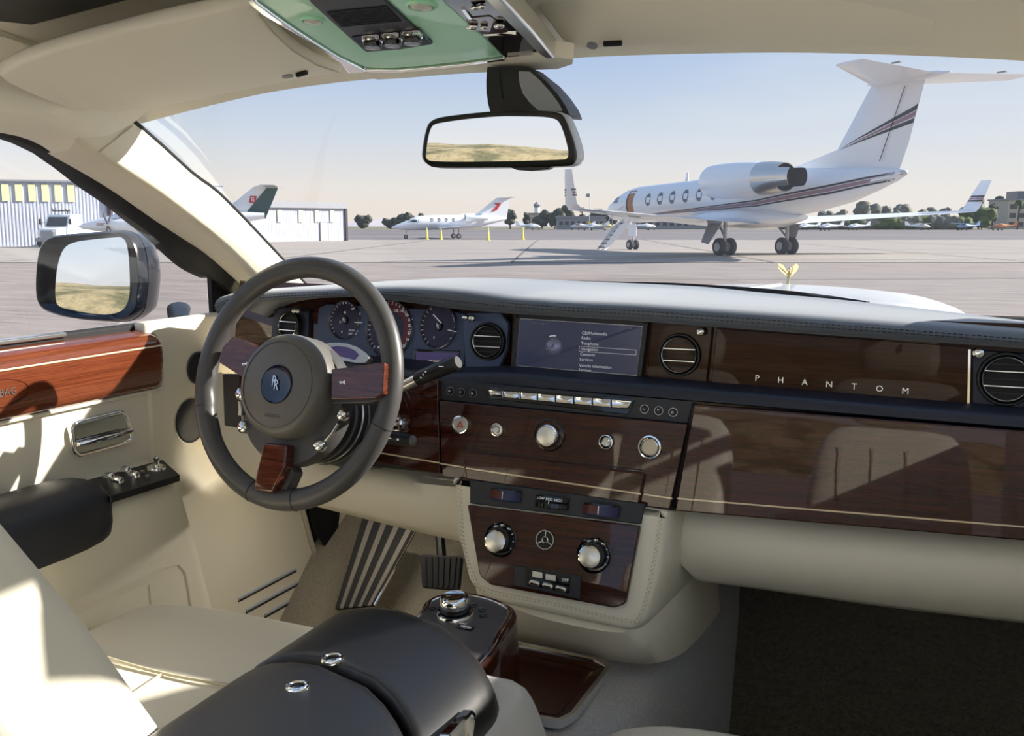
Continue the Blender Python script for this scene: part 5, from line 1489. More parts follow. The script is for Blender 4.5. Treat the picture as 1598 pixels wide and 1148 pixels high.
# switch plate on the shelf
FZ = Frame((-.75, 1.27, 1.016), (.06, 0, 1), (0, 1, 0))
swp = [(131, 753), (254, 720), (281, 744), (172, 778)]
sw = obj('switch_plate', MB().pan(FZ, ppoly(FZ, swp, .004), -.008, .004), M['black'], door, bevel=.0015)
M['crystal'] = mat('chrome_switch', (.85, .85, .84, 1), .08, 1.0)
for x, y in ((170, 748), (184, 755), (196, 738), (209, 746)):
    p = FZ.px(x, y, .004)
    fr = Frame(p, FZ.n, (0, 1, 0))
    obj('window_switch', MB().loft([[fr.P(u * s, v * s, w) for u, v in rrect(.020, .012, .004, 4)] for s, w in ((1, 0), (1, .006), (.8, .011), (.45, .013))]), M['crystal'], sw, smooth=50)
fr = Frame(FZ.px(244, 731, .004), FZ.n, (0, 1, 0))
obj('mirror_control', MB().lathe(fr, [(.017, 0), (.016, .004), (.012, .006), (.006, .006), (.0045, .016), (.0060, .020), (.003, .023), (.0001, .0235)], 24), M['crystal'], sw)
for x, y in ((222, 738), (230, 745)):
    obj('small_switch', MB().fbox(Frame(FZ.px(x, y, .004), FZ.n, (0, 1, 0)), 0, 0, .002, .007, .006, .005), M['satin'], sw)
# pocket
FP = Frame((-.694, 1.2, .8), (1, 0, .06))
pk = [(60, 962), (252, 874), (281, 868), (297, 884), (312, 975), (250, 1010), (60, 1020)]
po = ppoly(FP, pk, [.01, .03, .02, .02, .01, .01, .01], .002)
pkt = obj('map_pocket', MB().frame_ring(FP, po, shrink(po, .014), -.01, .004), M['cream'], door, bevel=.003)
obj('pocket_well', MB().pan(FP, shrink(po, .012), -.01, .0008), M['cream'], pkt, smooth=0)
line3(FP, (232, 912), (236, 952), .0012, .001, 'pocket_seam', M['stitch'], pkt)
# front seam of the door
# ------------------------------------------------------------------ trim ahead of the door (hinge post / kick panel)
kk = MB()
FK = Frame((-.795, 1.6, .9), (1, 0, 0))
kp = [(-.245, .374), (.0, .375), (.20, .36), (.20, 0.05), (.215, -.08), (.30, -.33), (.30, -.44), (-.20, -.44), (-.245, .0)]
kick = obj('wall_kick', MB().pan(FK, kp, -.03, .0), M['cream_plain'], bevel=.006)
tag(kick, label='cream side trim ahead of the driver door', kind='structure')
for a, b in (((372, 934), (462, 887)), ((384, 952), (467, 907)), ((413, 959), (473, 926))):
    p, q = FK.px(*a, .001), FK.px(*b, .001)
    obj('groove_strip', MB().tube([p, q], [.0026, .0026], 8), M['cladding'], kick)
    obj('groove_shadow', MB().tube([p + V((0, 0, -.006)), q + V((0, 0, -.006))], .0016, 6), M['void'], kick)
for x, y, r in ((308, 574, .031), (297, 656, .043)):
    fr = FK.at(x, y)
    sp = obj('speaker_cover', MB().lathe(fr, [(r, -.002), (r, .003), (r * .94, .005), (r * .90, .003), (.0001, .004)], 36), M['charcoal_dark'], kick)
    obj('speaker_rim', MB().lathe(fr, [(r * 1.05, -.002), (r * 1.05, .002), (r * 1.0, .002), (r * 1.0, -.002)], 36), M['satin'], kick)
FK2 = Frame((-.775, 1.85, .8), (1, -.25, 0))
sp2 = obj('wall_footwell', MB().pan(FK2, [(-.05, .30), (.30, .30), (.30, -.35), (.10, -.35), (.0, -.05)], -.02, 0), M['cream_plain'], bevel=.004)
tag(sp2, label='cream footwell side trim with black pocket', kind='structure')
obj('pocket_opening', MB().pan(FK2, ppoly(FK2, [(481, 788), (531, 792), (526, 852), (512, 858), (490, 828)], .012, .002), -.004, .002), M['void'], sp2, bevel=.001)
obj('edge_bead', MB().tube([FK.px(466, 770, .004), FK.px(484, 840, .004), FK.px(505, 905, .004), FK.px(528, 960, .004)], .006, 10), M['cream_carpet'], kick)

# ------------------------------------------------------------------ foot rest and pedals
fr_ = Frame(AY(575, 880, 1.72), (0.10, -.80, .62))
M['hub_grey_rib'] = mat('grey_rib', srgb(112, 106, 98), .5)
rest = thing('foot_rest', 'dark ribbed foot rest with metal edge beside the driver footwell wall', 'foot rest', fr_.o)
rp = [(566, 806), (648, 826), (582, 944), (522, 950)]
obj('rest_plate', MB().pan(fr_, ppoly(fr_, rp, .004), -.012, 0), M['rubber'], rest, bevel=.002)
for k in range(4):
    t0 = .12 + .24 * k; t1 = t0 + .10
    lp = lambda t, e: (rp[0][0] + (rp[1][0] - rp[0][0]) * t, rp[0][1] + (rp[1][1] - rp[0][1]) * t) if e == 0 else (rp[3][0] + (rp[2][0] - rp[3][0]) * t, rp[3][1] + (rp[2][1] - rp[3][1]) * t)
    obj('metal_rib', MB().pan(fr_, ppoly(fr_, [lp(t0, 0), lp(t1, 0), lp(t1, 1), lp(t0, 1)], 0, .003), -.002, .003), M['hub_grey_rib'], rest, bevel=.001)
obj('edge_strip', MB().tube([fr_.px(650, 826, .002), fr_.px(584, 944, .002)], .003, 8), M['chrome'], rest)
fb = Frame(AY(688, 892, 1.70), (0, -.92, .39))
br = thing('brake_pedal', 'black ribbed brake pedal left of the centre stack', 'pedal', fb.o)
bp = [(655, 864), (720, 868), (715, 922), (658, 917)]
obj('pedal_pad', MB().pan(fb, ppoly(fb, bp, .008), -.014, 0), M['rubber'], br, bevel=.003)
for k in range(6):
    t = .14 + .145 * k
    x0 = bp[0][0] + (bp[1][0] - bp[0][0]) * t; x1 = bp[3][0] + (bp[2][0] - bp[3][0]) * t
    line3(fb, (x0, 869), (x1, 915), .005, 0, 'pad_rib', M['black'], br, .003)
obj('pedal_arm', MB().tube([fb.px(690, 880, -.014), fb.px(688, 850, -.02), AY(684, 815, 1.78)], .010, 8, flat=1.6), M['black'], br)
# ================================================================== steering wheel and column
WT_, WY_ = .279, .080
WN = V((-math.sin(WY_) * math.cos(WT_), -math.cos(WY_) * math.cos(WT_), math.sin(WT_)))
FWH = Frame((-.38, 1.2217, 1.2124), WN)
M['wheel_leather'] = mat('wheel_leather', srgb(76, 74, 73), .38, bump=(1400, .2, .0004))
M['hub_grey'] = mat('hub_grey', srgb(104, 100, 94), .38, bump=(1600, .15, .0003))
M['emblem_blue'] = mat('emblem_blue', srgb(10, 22, 52), .15, coat=.6)
whl = thing('steering_wheel', 'three-spoke charcoal steering wheel with mahogany spokes and monogram hub', 'steering wheel', FWH.o)
RW = .179
def c5(x, y): return (290 + x / 2.8, 390 + y / 2.8)
# rim: oval section, with finger bumps at lower left inside
rings = []
NR = 120
for i in range(NR):
    a = 2 * math.pi * i / NR
    deg = math.degrees(a)
    c, s = math.cos(a), math.sin(a)
    bump = 0.0
    if 175 < deg < 215: bump = .0022 * math.sin((deg - 175) / 40 * math.pi * 3) ** 2
    sec = []
    for k in range(16):
        b = 2 * math.pi * k / 16
        rr = .0168 * math.cos(b); ww = .0150 * math.sin(b)
        if math.cos(b) < 0: rr -= bump
        sec.append(FWH.P((RW + rr) * c, (RW + rr) * s, ww))
    rings.append(sec)
rim = obj('rim', MB().loft(rings, loop=True), M['wheel_leather'], whl, smooth=80)
for d in (197, 343, 255, 282):
    a = R(d)
    fr = [FWH.P((RW + .0171 * math.cos(b)) * math.cos(a), (RW + .0171 * math.cos(b)) * math.sin(a), .0153 * math.sin(b)) for b in [2 * math.pi * k / 16 for k in range(16)]]
    obj('rim_seam', MB().tube(fr, .0006, 5, closed=True), M['black'], rim)
# hub plate, hub and cap
obj('hub_plate', MB().lathe(FWH.off(.004, -.031), [(.0001, -.025), (.092, -.025), (.0985, -.018), (.0985, -.004), (.095, .004), (.0001, .004)], 56), M['wheel_leather'], whl)
fh = FWH.off(.005, -.0095)
hub = obj('hub', MB().lathe(fh, [(.0001, -.022), (.078, -.022), (.080, -.016), (.0795, .022), (.077, .034), (.072, .041), (.066, .0435), (.0001, .0445)], 64), M['hub_grey'], whl)
obj('hub_seam', MB().lathe(fh, [(.0652, .0430), (.0652, .0442), (.0642, .0444), (.0642, .0430)], 56), M['wheel_leather'], hub)
obj('emblem', MB().lathe(fh, [(.0285, .0435), (.0285, .0452), (.0275, .0462), (.024, .0452), (.0001, .0446)], 48), M['emblem_blue'], hub, label='dark blue round emblem with silver double R')
obj('emblem_ring', MB().lathe(fh, [(.0290, .0435), (.0290, .0458), (.0283, .0464), (.0281, .0450)], 48), M['black'], hub)
fe = fh.off(-.001, .001)
for du, dv in ((-.0022, .0030), (.0026, -.0028)):
    text('R', fe.off(du, dv), .0225, M['satin'], hub, 'monogram', .0470, sx=.66, ext=.0004)
text('AIRBAG', fh.off(.0, -.047), .0085, M['wheel_leather'], hub, 'airbag_lettering', .0440)
# wooden spokes traced on the plane they lie in
def spoke(pts, w0, w1, name, m, r=.003):
    po = ppoly(FWH, [c5(*p) for p in pts], r, w1)
    return obj(name, MB().pan(FWH, po, w0, w1), m, whl, smooth=50, bevel=.006, seg=4)
s1 = spoke([(634, 520), (868, 490), (862, 628), (830, 648), (632, 652)], -.008, .026, 'wood_spoke', M['wood_wheel'])
s2 = spoke([(205, 378), (345, 440), (300, 480), (262, 565), (145, 490), (160, 425)], -.008, .024, 'wood_spoke', M['wood_wheel'])
s3 = spoke([(340, 840), (440, 850), (432, 950), (375, 1060), (292, 1050), (308, 960)], -.008, .022, 'wood_spoke', M['wood_wheel'], .005)
spoke([(628, 640), (872, 600), (868, 650), (800, 668), (630, 672)], -.016, .010, 'spoke_back', M['wheel_leather'])
spoke([(440, 880), (472, 972), (430, 1068), (400, 1068), (375, 1050)], -.016, .006, 'spoke_back', M['wheel_leather'])
spoke([(200, 392), (240, 398), (345, 445), (300, 475), (185, 425)], -.016, .006, 'spoke_back', M['wheel_leather'])
def horn(x, y, w, par):
    fr = FWH.at(*c5(x, y), w)
    obj('horn_symbol', MB().pan(fr, [(-.006, -.0006), (.0, -.0006), (.004, -.003), (.004, .003), (.0, .0006), (-.006, .0006)], -.0005, .0005).lathe(fr.off(-.003, -.001), [(.0014, -.0004), (.002, -.0004), (.002, .0005), (.0014, .0005)], 10), M['white_print'], par)
horn(685, 577, .0266, s1); horn(258, 497, .0246, s2)
# wheel buttons
def wbtn(pts, par):
    (x0, y0), (x1, y1), (x2, y2), (x3, y3) = pts
    for x, y in ((x0, y0), (x3, y3)):
        fr = FWH.at(*c5(x, y), .006)
        obj('wheel_button', MB().lathe(fr, [(.0102, -.006), (.0102, .0), (.0090, .004), (.0052, .0068), (.0001, .0074)], 24), M['chrome'], whl)
    obj('button_bar', MB().tube([FWH.px(*c5(x1, y1), .008), FWH.px(*c5((x1 + x2) / 2 + 3, (y1 + y2) / 2 + 3), .009), FWH.px(*c5(x2, y2), .008)], .0042, 10, flat=.7), M['pearl'], whl)
wbtn([(681, 717), (664, 757), (610, 832), (583, 852)], whl)
wbtn([(243, 628), (239, 662), (240, 722), (252, 774)], whl)

# ---- column
col = thing('steering_column', 'dark grey steering column shroud with silver gear display and two stalks', 'steering column', FWH.P(0, -.05, -.12))
axis = WN
cs = []
for w, r, dv in ((-.022, .060, -.04), (-.04, .072, -.045), (-.10, .080, -.045), (-.16, .084, -.045), (-.22, .088, -.04)):
    cs.append([FWH.P(r * math.cos(2 * math.pi * k / 36) * 1.02, dv + r * .92 * math.sin(2 * math.pi * k / 36), w) for k in range(36)])
obj('shroud', MB().loft(cs), M['charcoal_dark'], col, smooth=60)
for w in (-.058, -.075, -.092):
    obj('shroud_ring', MB().tube([FWH.P((.0805) * math.cos(2 * math.pi * k / 40) * 1.02, -.045 + .0805 * .92 * math.sin(2 * math.pi * k / 40), w) for k in range(40)], .0022, 6, closed=True), M['satin'] if w == -.075 else M['hub_grey'], col)
# silver arc with gear display on top of the shroud
FA = Frame(AY(540, 552, 1.33), (-.12, -.90, .42))
arc = [c8(560, 340), c8(600, 330), c8(650, 328), c8(700, 333), c8(750, 350), c8(795, 380), c8(822, 408), c8(800, 438), c8(740, 438), c8(690, 428), c8(640, 425)]
ad = obj('gear_display', MB().pan(FA, ppoly(FA, arc, .004), -.012, 0), M['pearl'], col, bevel=.002, label='silver arched gear display')
arc2 = [c8(600, 352), c8(650, 346), c8(700, 352), c8(742, 370), c8(764, 392), c8(738, 420), c8(660, 402)]
obj('gear_lcd', MB().pan(FA, ppoly(FA, arc2, .003, .001), -.003, .001), M['lcd'], ad)
# stalks
a, b, c = AY(598, 618, 1.29), AY(650, 592, 1.285), AY(658, 588, 1.285)
d = AY(712, 566, 1.28)
s = thing('wiper_stalk', 'grey and black upper column stalk pointing right toward the screen', 'stalk', a)
obj('stalk_arm', MB().tube([a, b], [.0075, .0085], 14), M['satin'], s)
obj('stalk_grip', MB().tube([b, c, c.lerp(d, .5), d, d + (d - c) * .06], [.009, .0115, .0118, .0122, .009], 16), M['black'], s)
for k, t in enumerate((.08, .15, .22)):
    p = c.lerp(d, t); dr_ = (d - c).normalized()
    obj('grip_mark', MB().ball(p + V((.0, -.0112, .002)) + V((0, 0, .003 * (k - 1))), .0014, 8, 6), M['white_print'], s)
obj('grip_mark', MB().box(c.lerp(d, .68) + V((0, -.0122, .003)), (.008, .001, .0012)), M['white_print'], s)
a, b, c = AY(560, 690, 1.29), AY(606, 681, 1.275), AY(643, 687, 1.27)
s = thing('indicator_stalk', 'short black lower column stalk with pale tip', 'stalk', a)
obj('stalk_arm', MB().tube([a, b], [.008, .0095], 12), M['black'], s)
obj('stalk_grip', MB().tube([b, b.lerp(c, .5), c], [.0105, .0105, .0085], 14), M['black'], s)
obj('stalk_tip', MB().ball(c, .0082, 12, 8), M['hub_grey'], s)
obj('grip_mark', MB().box(b.lerp(c, .2) + V((0, -.0105, .001)), (.006, .001, .0012)).box(b.lerp(c, .55) + V((0, -.0105, .001)), (.003, .001, .003)), M['white_print'], s)
# ================================================================== console, armrest, seats
# tunnel and tray
M['lilac_carpet'] = mat('grey_wool_carpet', srgb(204, 202, 203), .98, bump=(600, 1.0, .003), sheen=.4, var=(260, srgb(176, 174, 176), .35, .65))
ts = []
for y, zt, w0, w1 in ((.30, .74, .15, .20), (1.12, .765, .15, .20), (1.40, .775, .155, .205), (1.62, .80, .17, .22), (2.04, .85, .18, .24)):
    ts.append([V((x, y, z)) for x, z in ((-w1, .47), (-w0 - .01, zt - .03), (-w0 + .02, zt), (w0 - .02, zt), (w0 + .005, zt - .02), (w0 + .03, zt - .12), (w1 + .02, .47))])
tn = obj('wall_tunnel', MB().loft(ts), M['lilac_carpet'], smooth=45)
tag(tn, label='grey carpeted transmission tunnel', kind='structure')
tz = .778
trn = [(803, 1003), (930, 1028), (955, 1040), (897, 1115), (874, 1127), (700, 1095), (690, 1010)]
FT = Frame((0, 1.28, tz), (0, 0, 1), (0, 1, 0))
tray = thing('oddments_tray', 'dark wooden tray with chrome rim on the tunnel below the centre stack', 'tray', FT.o)
to = ppoly(FT, trn, [.004, .012, .012, .012, .012, .004, .004], .006)
obj('tray_rim', MB().frame_ring(FT, to, shrink(to, .007), -.004, .008), M['bright'], tray, bevel=.002)
obj('tray_bed', MB().rings(FT, [(shrink(to, .006), -.003), (shrink(to, .006), .005), (shrink(to, .018), .0045), (shrink(to, .024), .0015), (shrink(to, .030), .001)]), M['wood'], tray, smooth=30)
ti = shrink(to, .022)
obj('tray_bead', MB().frame_ring(FT, ti, shrink(ti, .0014), .002, .0036), M['wood_wheel'], tray)

# rotary controller pod
FZP = Frame((-.055, 1.10, .93), (0, -.12, .99), (0, 1, 0))
pod = thing('controller_pod', 'mahogany pod with chrome rotary controller in front of the armrest', 'controller', (-.05, 1.1, .78))
pd = [c for c in spline([V(FZP.uv(*p)) for p in [(655, 952), (663, 938), (690, 927), (735, 925), (775, 934), (802, 948), (806, 962), (790, 990), (765, 1030), (690, 1100), (600, 1080), (615, 1000)]], 5, True)]
rg = []
for d_, w_, k in ((.008, 0, 1), (.003, .0005, 1), (0, -.004, 1), (-.001, -.02, 1), (-.001, -.15, .98)):
    q = shrink(pd, d_) if d_ > 0 else pd
    rg.append([FZP.P(p.x * k, p.y * k, w_) for p in q])
obj('pod_body', MB().loft(list(reversed(rg))), M['wood'], pod, smooth=40)
pi_ = shrink(pd, .006)
obj('pod_trim', MB().frame_ring(FZP, pi_, shrink(pi_, .0062), -.002, .0035), M['chrome'], pod, bevel=.001)
M['pod_grey'] = mat('pod_grey', srgb(84, 80, 79), .35)
obj('pod_plate', MB().pan(FZP, shrink(pd, .011), -.002, .0016), M['pod_grey'], pod, smooth=0)
fk = FZP.at(711, 957, .0016)
kb = obj('rotary_knob', MB().lathe(fk, [(.0185, .004), (.0200, .006), (.0202, .013)], 40), M['black'], pod)
obj('knob_ring', MB().lathe(fk, [(.0265, 0), (.0265, .002), (.0250, .0045), (.0215, .005), (.0200, .0035), (.0200, .0)], 40), M['chrome'], pod)
obj('knob_cap', MB().lathe(fk, [(.0202, .0128), (.0206, .017), (.0200, .022), (.0178, .0255), (.0150, .0265), (.0135, .0258), (.0001, .0262)], 40), M['chrome'], pod)
for x, y, w in ((752, 952, .006), (754, 961, .006), (738, 945, .006), (674, 950, .006)):
    obj('pod_button', MB().lathe(FZP.at(x, y, .0016), [(.0052, 0), (.0052, .001), (.004, .002), (.0001, .0022)], 16), M['gloss_black'], pod)
q = FZP.at(727, 980, .0016)
obj('menu_button', MB().pan(q, rrect(.022, .009, .002), 0, .002), M['gloss_black'], pod, bevel=.0006)
text('MENU', q, .006, M['white_print'], pod, 'marking', .0022)
text('NAV', FZP.at(722, 973, .0016), .005, M['white_print'], pod, 'marking', .0004)

# armrest with two padded lids
arm = thing('storage_console', 'black leather centre armrest with two buttoned padded lids', 'armrest', (-.02, .7, .78))
def lid(t0, t1, name, front):
    """t runs along the armrest; the lids are skewed so their ends run back to the right"""
    L0, L1 = -.158, .114
    rings = []
    n = 30
    ts_ = [t0, t0 + .002, t0 + .005, t0 + .009, t0 + .018] + [t0 + .03 + (t1 - t0 - .06) * k / 6 for k in range(7)] + [t1 - .018, t1 - .009, t1 - .005, t1 - .002, t1]
    for t in ts_:
        e = min(t - t0, t1 - t)
        rd = .030 if (front and t1 - t < t - t0) else .008
        f = 1.0 if e >= rd else math.sqrt(max(0, 1 - (1 - e / rd) ** 2))
        rg_ = []
        for k in range(n):
            a = 2 * math.pi * k / n
            c, s = math.cos(a), math.sin(a)
            cx = (abs(c) ** .62) * (1 if c > 0 else -1); sz = (abs(s) ** .75) * (1 if s > 0 else -1)
            x = (L0 + L1) / 2 + (L1 - L0) / 2 * cx * (.93 + .07 * f)
            zt = .938 + (.062 if s > 0 else .024) * sz * (.35 + .65 * f)
            zt -= .10 * max(0, x + .02) ** 1.35
            y = t - .29 * (x + .155) * 1.0 + .05 * math.sin(math.pi * (x - L0) / (L1 - L0)) * (1 if front else 1)
            rg_.append(V((x, y, zt)))
        rings.append(rg_)
    mb_ = MB().loft(rings)
    LIDS[name] = BVHTree.FromPolygons(mb_.V, mb_.F)
    return obj(name, mb_, M['black_leather'], arm, smooth=70)
LIDS = {}
def lid_hit(px, py, par):
    h = LIDS[par.name.split('.')[0]].ray_cast(CAM, ray(px, py).normalized())
    return h[0]
l1 = lid(.7925, .965, 'front_lid', True)
l2 = lid(.40, .788, 'rear_lid', False)
for px, py, par in ((519, 1026, l1), (464, 1070, l2)):
    p = lid_hit(px, py, par)
    fr = Frame(p + V((0, 0, .0005)), (-.05, .02, 1), (0, 1, 0))
    obj('lid_button', MB().lathe(fr, [(.0125, -.004), (.0125, -.0008), (.0112, .0012), (.0090, .0015), (.0080, .0005), (.0076, -.0006), (.0001, -.001)], 28), M['chrome'], par, label='chrome button')
    obj('button_core', MB().lathe(fr, [(.0078, -.0015), (.0074, .0), (.0001, .0008)], 20), M['gloss_black'], par)
M['grain_grey'] = mat('grained_cream', srgb(206, 203, 198), .7, bump=(800, .8, .0012))
bpf = spline([V((.38, .945)), V((.60, .945)), (.90, .943), (.945, .945), (.972, .925), (1.0, .89), (1.024, .85), (1.042, .81), (1.052, .77)], 4)
bpf = [V((.38, .72))] + bpf + [V((1.054, .72))]
brs = []
for x, k in ((-.135, .012), (-.125, 0), (.095, 0), (.110, .004), (.119, .014)):
    brs.append([V((x, p[0] - k * (1 if p[0] > .5 else 0), p[1] - (k * .8 if p[1] > .75 else 0))) for p in bpf])
obj('armrest_box', MB().loft(brs), M['grain_grey'], arm, smooth=60)
fc = Frame((.130, .70, .93), (1, .15, .1))
q = ppoly(fc, [(694, 1152), (735, 1107), (741, 1114), (735, 1165)], .003, .002)
obj('latch_frame', MB().frame_ring(fc, q, shrink(q, .004), -.006, .003), M['chrome'], arm)
obj('latch_plate', MB().pan(fc, shrink(q, .003), -.006, -.001), M['satin'], arm)

# ------------------------------------------------------------------ seats
def superring(cx, y, z0, z1, hw, p=3.0, n=36, tilt=0.0):
    out = []
    zc, hz = (z0 + z1) / 2, (z1 - z0) / 2
    for k in range(n):
        a = 2 * math.pi * k / n
        c, s = math.cos(a), math.sin(a)
        q = 2 / p
        out.append(V((cx + hw * (abs(c) ** q) * (1 if c > 0 else -1), y, zc + hz * (abs(s) ** q) * (1 if s > 0 else -1))))
    return out
def seat(name, label, cx, y0, ztop, back, recl, head=True):
    rt = thing(name, label, 'car seat', (cx, y0 - .3, .49))
    rs = []
    for dy, zt, hw in ((-.62, ztop - .06, .20), (-.60, ztop - .035, .255), (-.50, ztop - .022, .27), (-.3, ztop - .010, .275), (-.12, ztop + .002, .27), (-.05, ztop + .0, .268), (-.015, ztop - .016, .26), (.005, ztop - .05, .25), (.008, ztop - .09, .235)):
        rs.append(superring(cx, y0 + dy, ztop - .20, zt, hw, 3.6))
    cu = obj('seat_cushion', MB().loft(rs), M['cream'], rt, smooth=70)
    # seams across the cushion
    def seam(pts, r=.0022):
        obj('seam', MB().tube(spline([V(p) for p in pts], 6), r, 6), M['stitch'], cu)
    zz = ztop - .004
    seam([(cx - .235, y0 - .20, zz - .012), (cx - .13, y0 - .235, zz + .001), (cx, y0 - .245, zz + .001), (cx + .13, y0 - .235, zz + .001), (cx + .235, y0 - .20, zz - .012)])
    for s in (-1, 1):
        seam([(cx + s * .13, y0 - .235, zz), (cx + s * .135, y0 - .40, zz - .009), (cx + s * .14, y0 - .56, zz - .018)])
    seam([(cx - .002, y0 - .245, zz), (cx, y0 - .40, zz - .009), (cx, y0 - .56, zz - .018)])
    obj('seat_base', MB().box((cx, y0 - .33, .57), (.42, .46, .18)), M['charcoal_dark'], rt, bevel=.02)
    # backrest
    h = V((cx, y0 - .56, ztop - .10))
    upv = V((0, -math.sin(recl), math.cos(recl))); fw = V((0, math.cos(recl), math.sin(recl)))
    br = []
    for t, hw, th in ((0, .21, .10), (.03, .25, .15), (.12, .262, .17), (.30, .265, .165), (.46, .255, .15), (.54, .235, .13), (.585, .20, .10), (.60, .16, .06)):
        ring = superring(0, 0, -th / 2, th / 2, hw, 4.0)
        br.append([h + upv * t + V((p.x, 0, 0)) + fw * (p.z + back) for p in ring])
    bk = obj('backrest', MB().loft(br), M['cream'], rt, smooth=70)
    for s in (-.16, -.055, .055, .16):
        obj('seam', MB().tube([h + upv * t + V((s, 0, 0)) + fw * (back + .083 - .04 * max(0, t - .4)) for t in (.08, .2, .3, .4, .5)], .002, 6), M['stitch'], bk)
    if head:
        hr = []
        for t, hw, th in ((.63, .10, .05), (.645, .135, .09), (.70, .145, .105), (.76, .14, .10), (.79, .115, .07), (.80, .08, .03)):
            ring = superring(0, 0, -th / 2, th / 2, hw, 3.2)
            hr.append([h + upv * t + V((p.x, 0, 0)) + fw * (p.z + back) for p in ring])
        hd_ = obj('headrest', MB().loft(hr), M['cream'], rt, smooth=70)
        fr = Frame(h + upv * .715 + fw * (back + .0535), fw, upv)
        for du, dv in ((-.004, .005), (.004, -.005)):
            text('R', fr.off(du, dv), .045, M['char'], hd_, 'monogram', .001, sx=.7)
    return rt
seat('driver_seat', 'cream leather driver seat behind the steering wheel', -.405, 1.19, .862, .085, R(30))
seat('passenger_seat', 'cream leather front passenger seat, cushion edge at bottom of view', .40, 1.20, .82, -.01, R(62), head=False)
seat('passenger_seat', 'cream leather rear seat behind the driver', -.38, -.20, .84, 0, R(24))
seat('passenger_seat', 'cream leather rear seat behind the front passenger', .42, -.20, .84, 0, R(24))
# fill lamp added under the driver's knee pad to brighten the dark footwell
lm = thing('added_fill_lamp', 'small added fill lamp under the dash above the driver footwell', 'lamp', (-.46, 1.58, 1.0))
obj('fill_lamp_housing', MB().box((-.46, 1.58, 1.0), (.07, .04, .014)), M['black'], lm, bevel=.003)
M['lamp_lit'] = mat('fill_lens', srgb(255, 244, 220), .4, emit=((1, .92, .78, 1), 6.0))
obj('lamp_lens', MB().box((-.46, 1.58, .992), (.056, .028, .004)), M['lamp_lit'], lm)
ld = bpy.data.lights.new('fill_light', 'AREA'); ld.energy = 4.0; ld.size = .12; ld.color = (1, .93, .8)
lo = bpy.data.objects.new('fill_light', ld); COL.objects.link(lo); lo.location = (-.46, 1.58, .985); lo.rotation_euler = (R(-25), 0, 0)
# ================================================================== overhead console, visors, mirrors, bonnet
FO = Frame(AZ(640, 60, 1.668), (0, -.09, -1), (0, 1, 0))
# seen from below: u runs right, v forward
def o2(x, y): return (380 + x / 2.854, y / 2.854)
oh = thing('overhead_console', 'mint green overhead console with dark speaker panel and reading lamps', 'overhead console', FO.o)
mint = [o2(-30, -140), o2(60, 0), o2(130, 50), o2(210, 108), o2(320, 180), o2(430, 248), o2(545, 302), o2(680, 304), o2(800, 294), o2(980, 275), o2(1158, 250), o2(1080, 170), o2(1000, 100), o2(890, 0), o2(750, -140)]
obj('console_panel', MB().pan(FO, ppoly(FO, mint), -.02, 0), M['mint'], oh, bevel=.002)
edge = [o2(-60, -140), o2(20, 0), o2(80, 50), o2(180, 110), o2(330, 195), o2(430, 270), o2(468, 316), o2(552, 308), o2(430, 250), o2(320, 182), o2(210, 110), o2(130, 52), o2(62, 0), o2(-28, -140)]
obj('chrome_edge', MB().pan(FO, ppoly(FO, edge), -.02, .004), M['chrome'], oh, bevel=.002)
fl_ = [o2(546, 304), o2(680, 306), o2(800, 296), o2(980, 277), o2(1160, 252), o2(1166, 260), o2(980, 285), o2(800, 304), o2(680, 314), o2(548, 312)]
obj('chrome_lip', MB().pan(FO, ppoly(FO, fl_), -.02, .003), M['chrome'], oh, bevel=.001)
dk = [o2(200, -140), o2(300, 0), o2(430, 120), o2(545, 222), o2(700, 210), o2(845, 186), o2(740, 92), o2(640, 0), o2(500, -140)]
sp = obj('speaker_panel', MB().pan(FO, ppoly(FO, dk, .004), -.004, .003), M['black'], oh, bevel=.001)
for k in range(10):
    t = k / 9
    a = o2(372 + 62 * t, 55 + 62 * t); b = o2(640 + 62 * t, 28 + 62 * t)
    line3(FO, a, b, .0011, .003, 'grille_slat', M['charcoal_dark'], sp, .0012)
obj('switch_strip', MB().pan(FO, ppoly(FO, [o2(480, 150), o2(780, 118), o2(838, 184), o2(548, 214)], .004), .0, .0038), M['gloss_black'], sp)
for x, y in ((575, 172), (663, 163), (751, 153)):
    fr = Frame(FO.px(*o2(x, y), .004), FO.n, FO.v)
    obj('overhead_knob', MB().lathe(fr, [(.0108, -.001), (.0108, .008), (.0098, .011), (.0001, .0118)], 28), M['gloss_black'], sp)
    obj('knob_rim', MB().lathe(fr, [(.0124, -.001), (.0124, .003), (.0108, .0042), (.0108, -.001)], 28), M['chrome'], sp)
M['lamp_glass'] = mat('lamp_lens', srgb(214, 214, 196), .15, coat=.5, bump=(300, .8, .002))
for x, y, r in ((308, 88, .0115), (792, 22, .0135)):
    fr = Frame(FO.px(*o2(x, y), 0), FO.n, FO.v)
    lp_ = obj('reading_lamp', MB().lathe(fr, [(r * 1.25, -.002), (r * 1.25, .001), (r * 1.1, .003), (r, .002), (r, -.002)], 28), M['mint'], oh, label='round reading lamp')
    obj('lens', MB().lathe(fr, [(r * .98, .0005), (r * .8, .0035), (.0001, .005)], 24), M['lamp_glass'], lp_)
gb = [o2(760, -140), o2(896, 0), o2(1005, 100), o2(1085, 170), o2(1164, 250), o2(1312, 222), o2(1200, 108), o2(1096, 0), o2(960, -140)]
gp_ = obj('gloss_panel', MB().pan(FO, ppoly(FO, gb), -.02, .002), M['gloss_black'], oh, bevel=.001)
obj('wood_strip', MB().pan(FO, ppoly(FO, [o2(1000, 70), o2(1100, 60), o2(1180, 130), o2(1090, 150), o2(1010, 110)], .004), 0, .003), M['wood'], gp_)
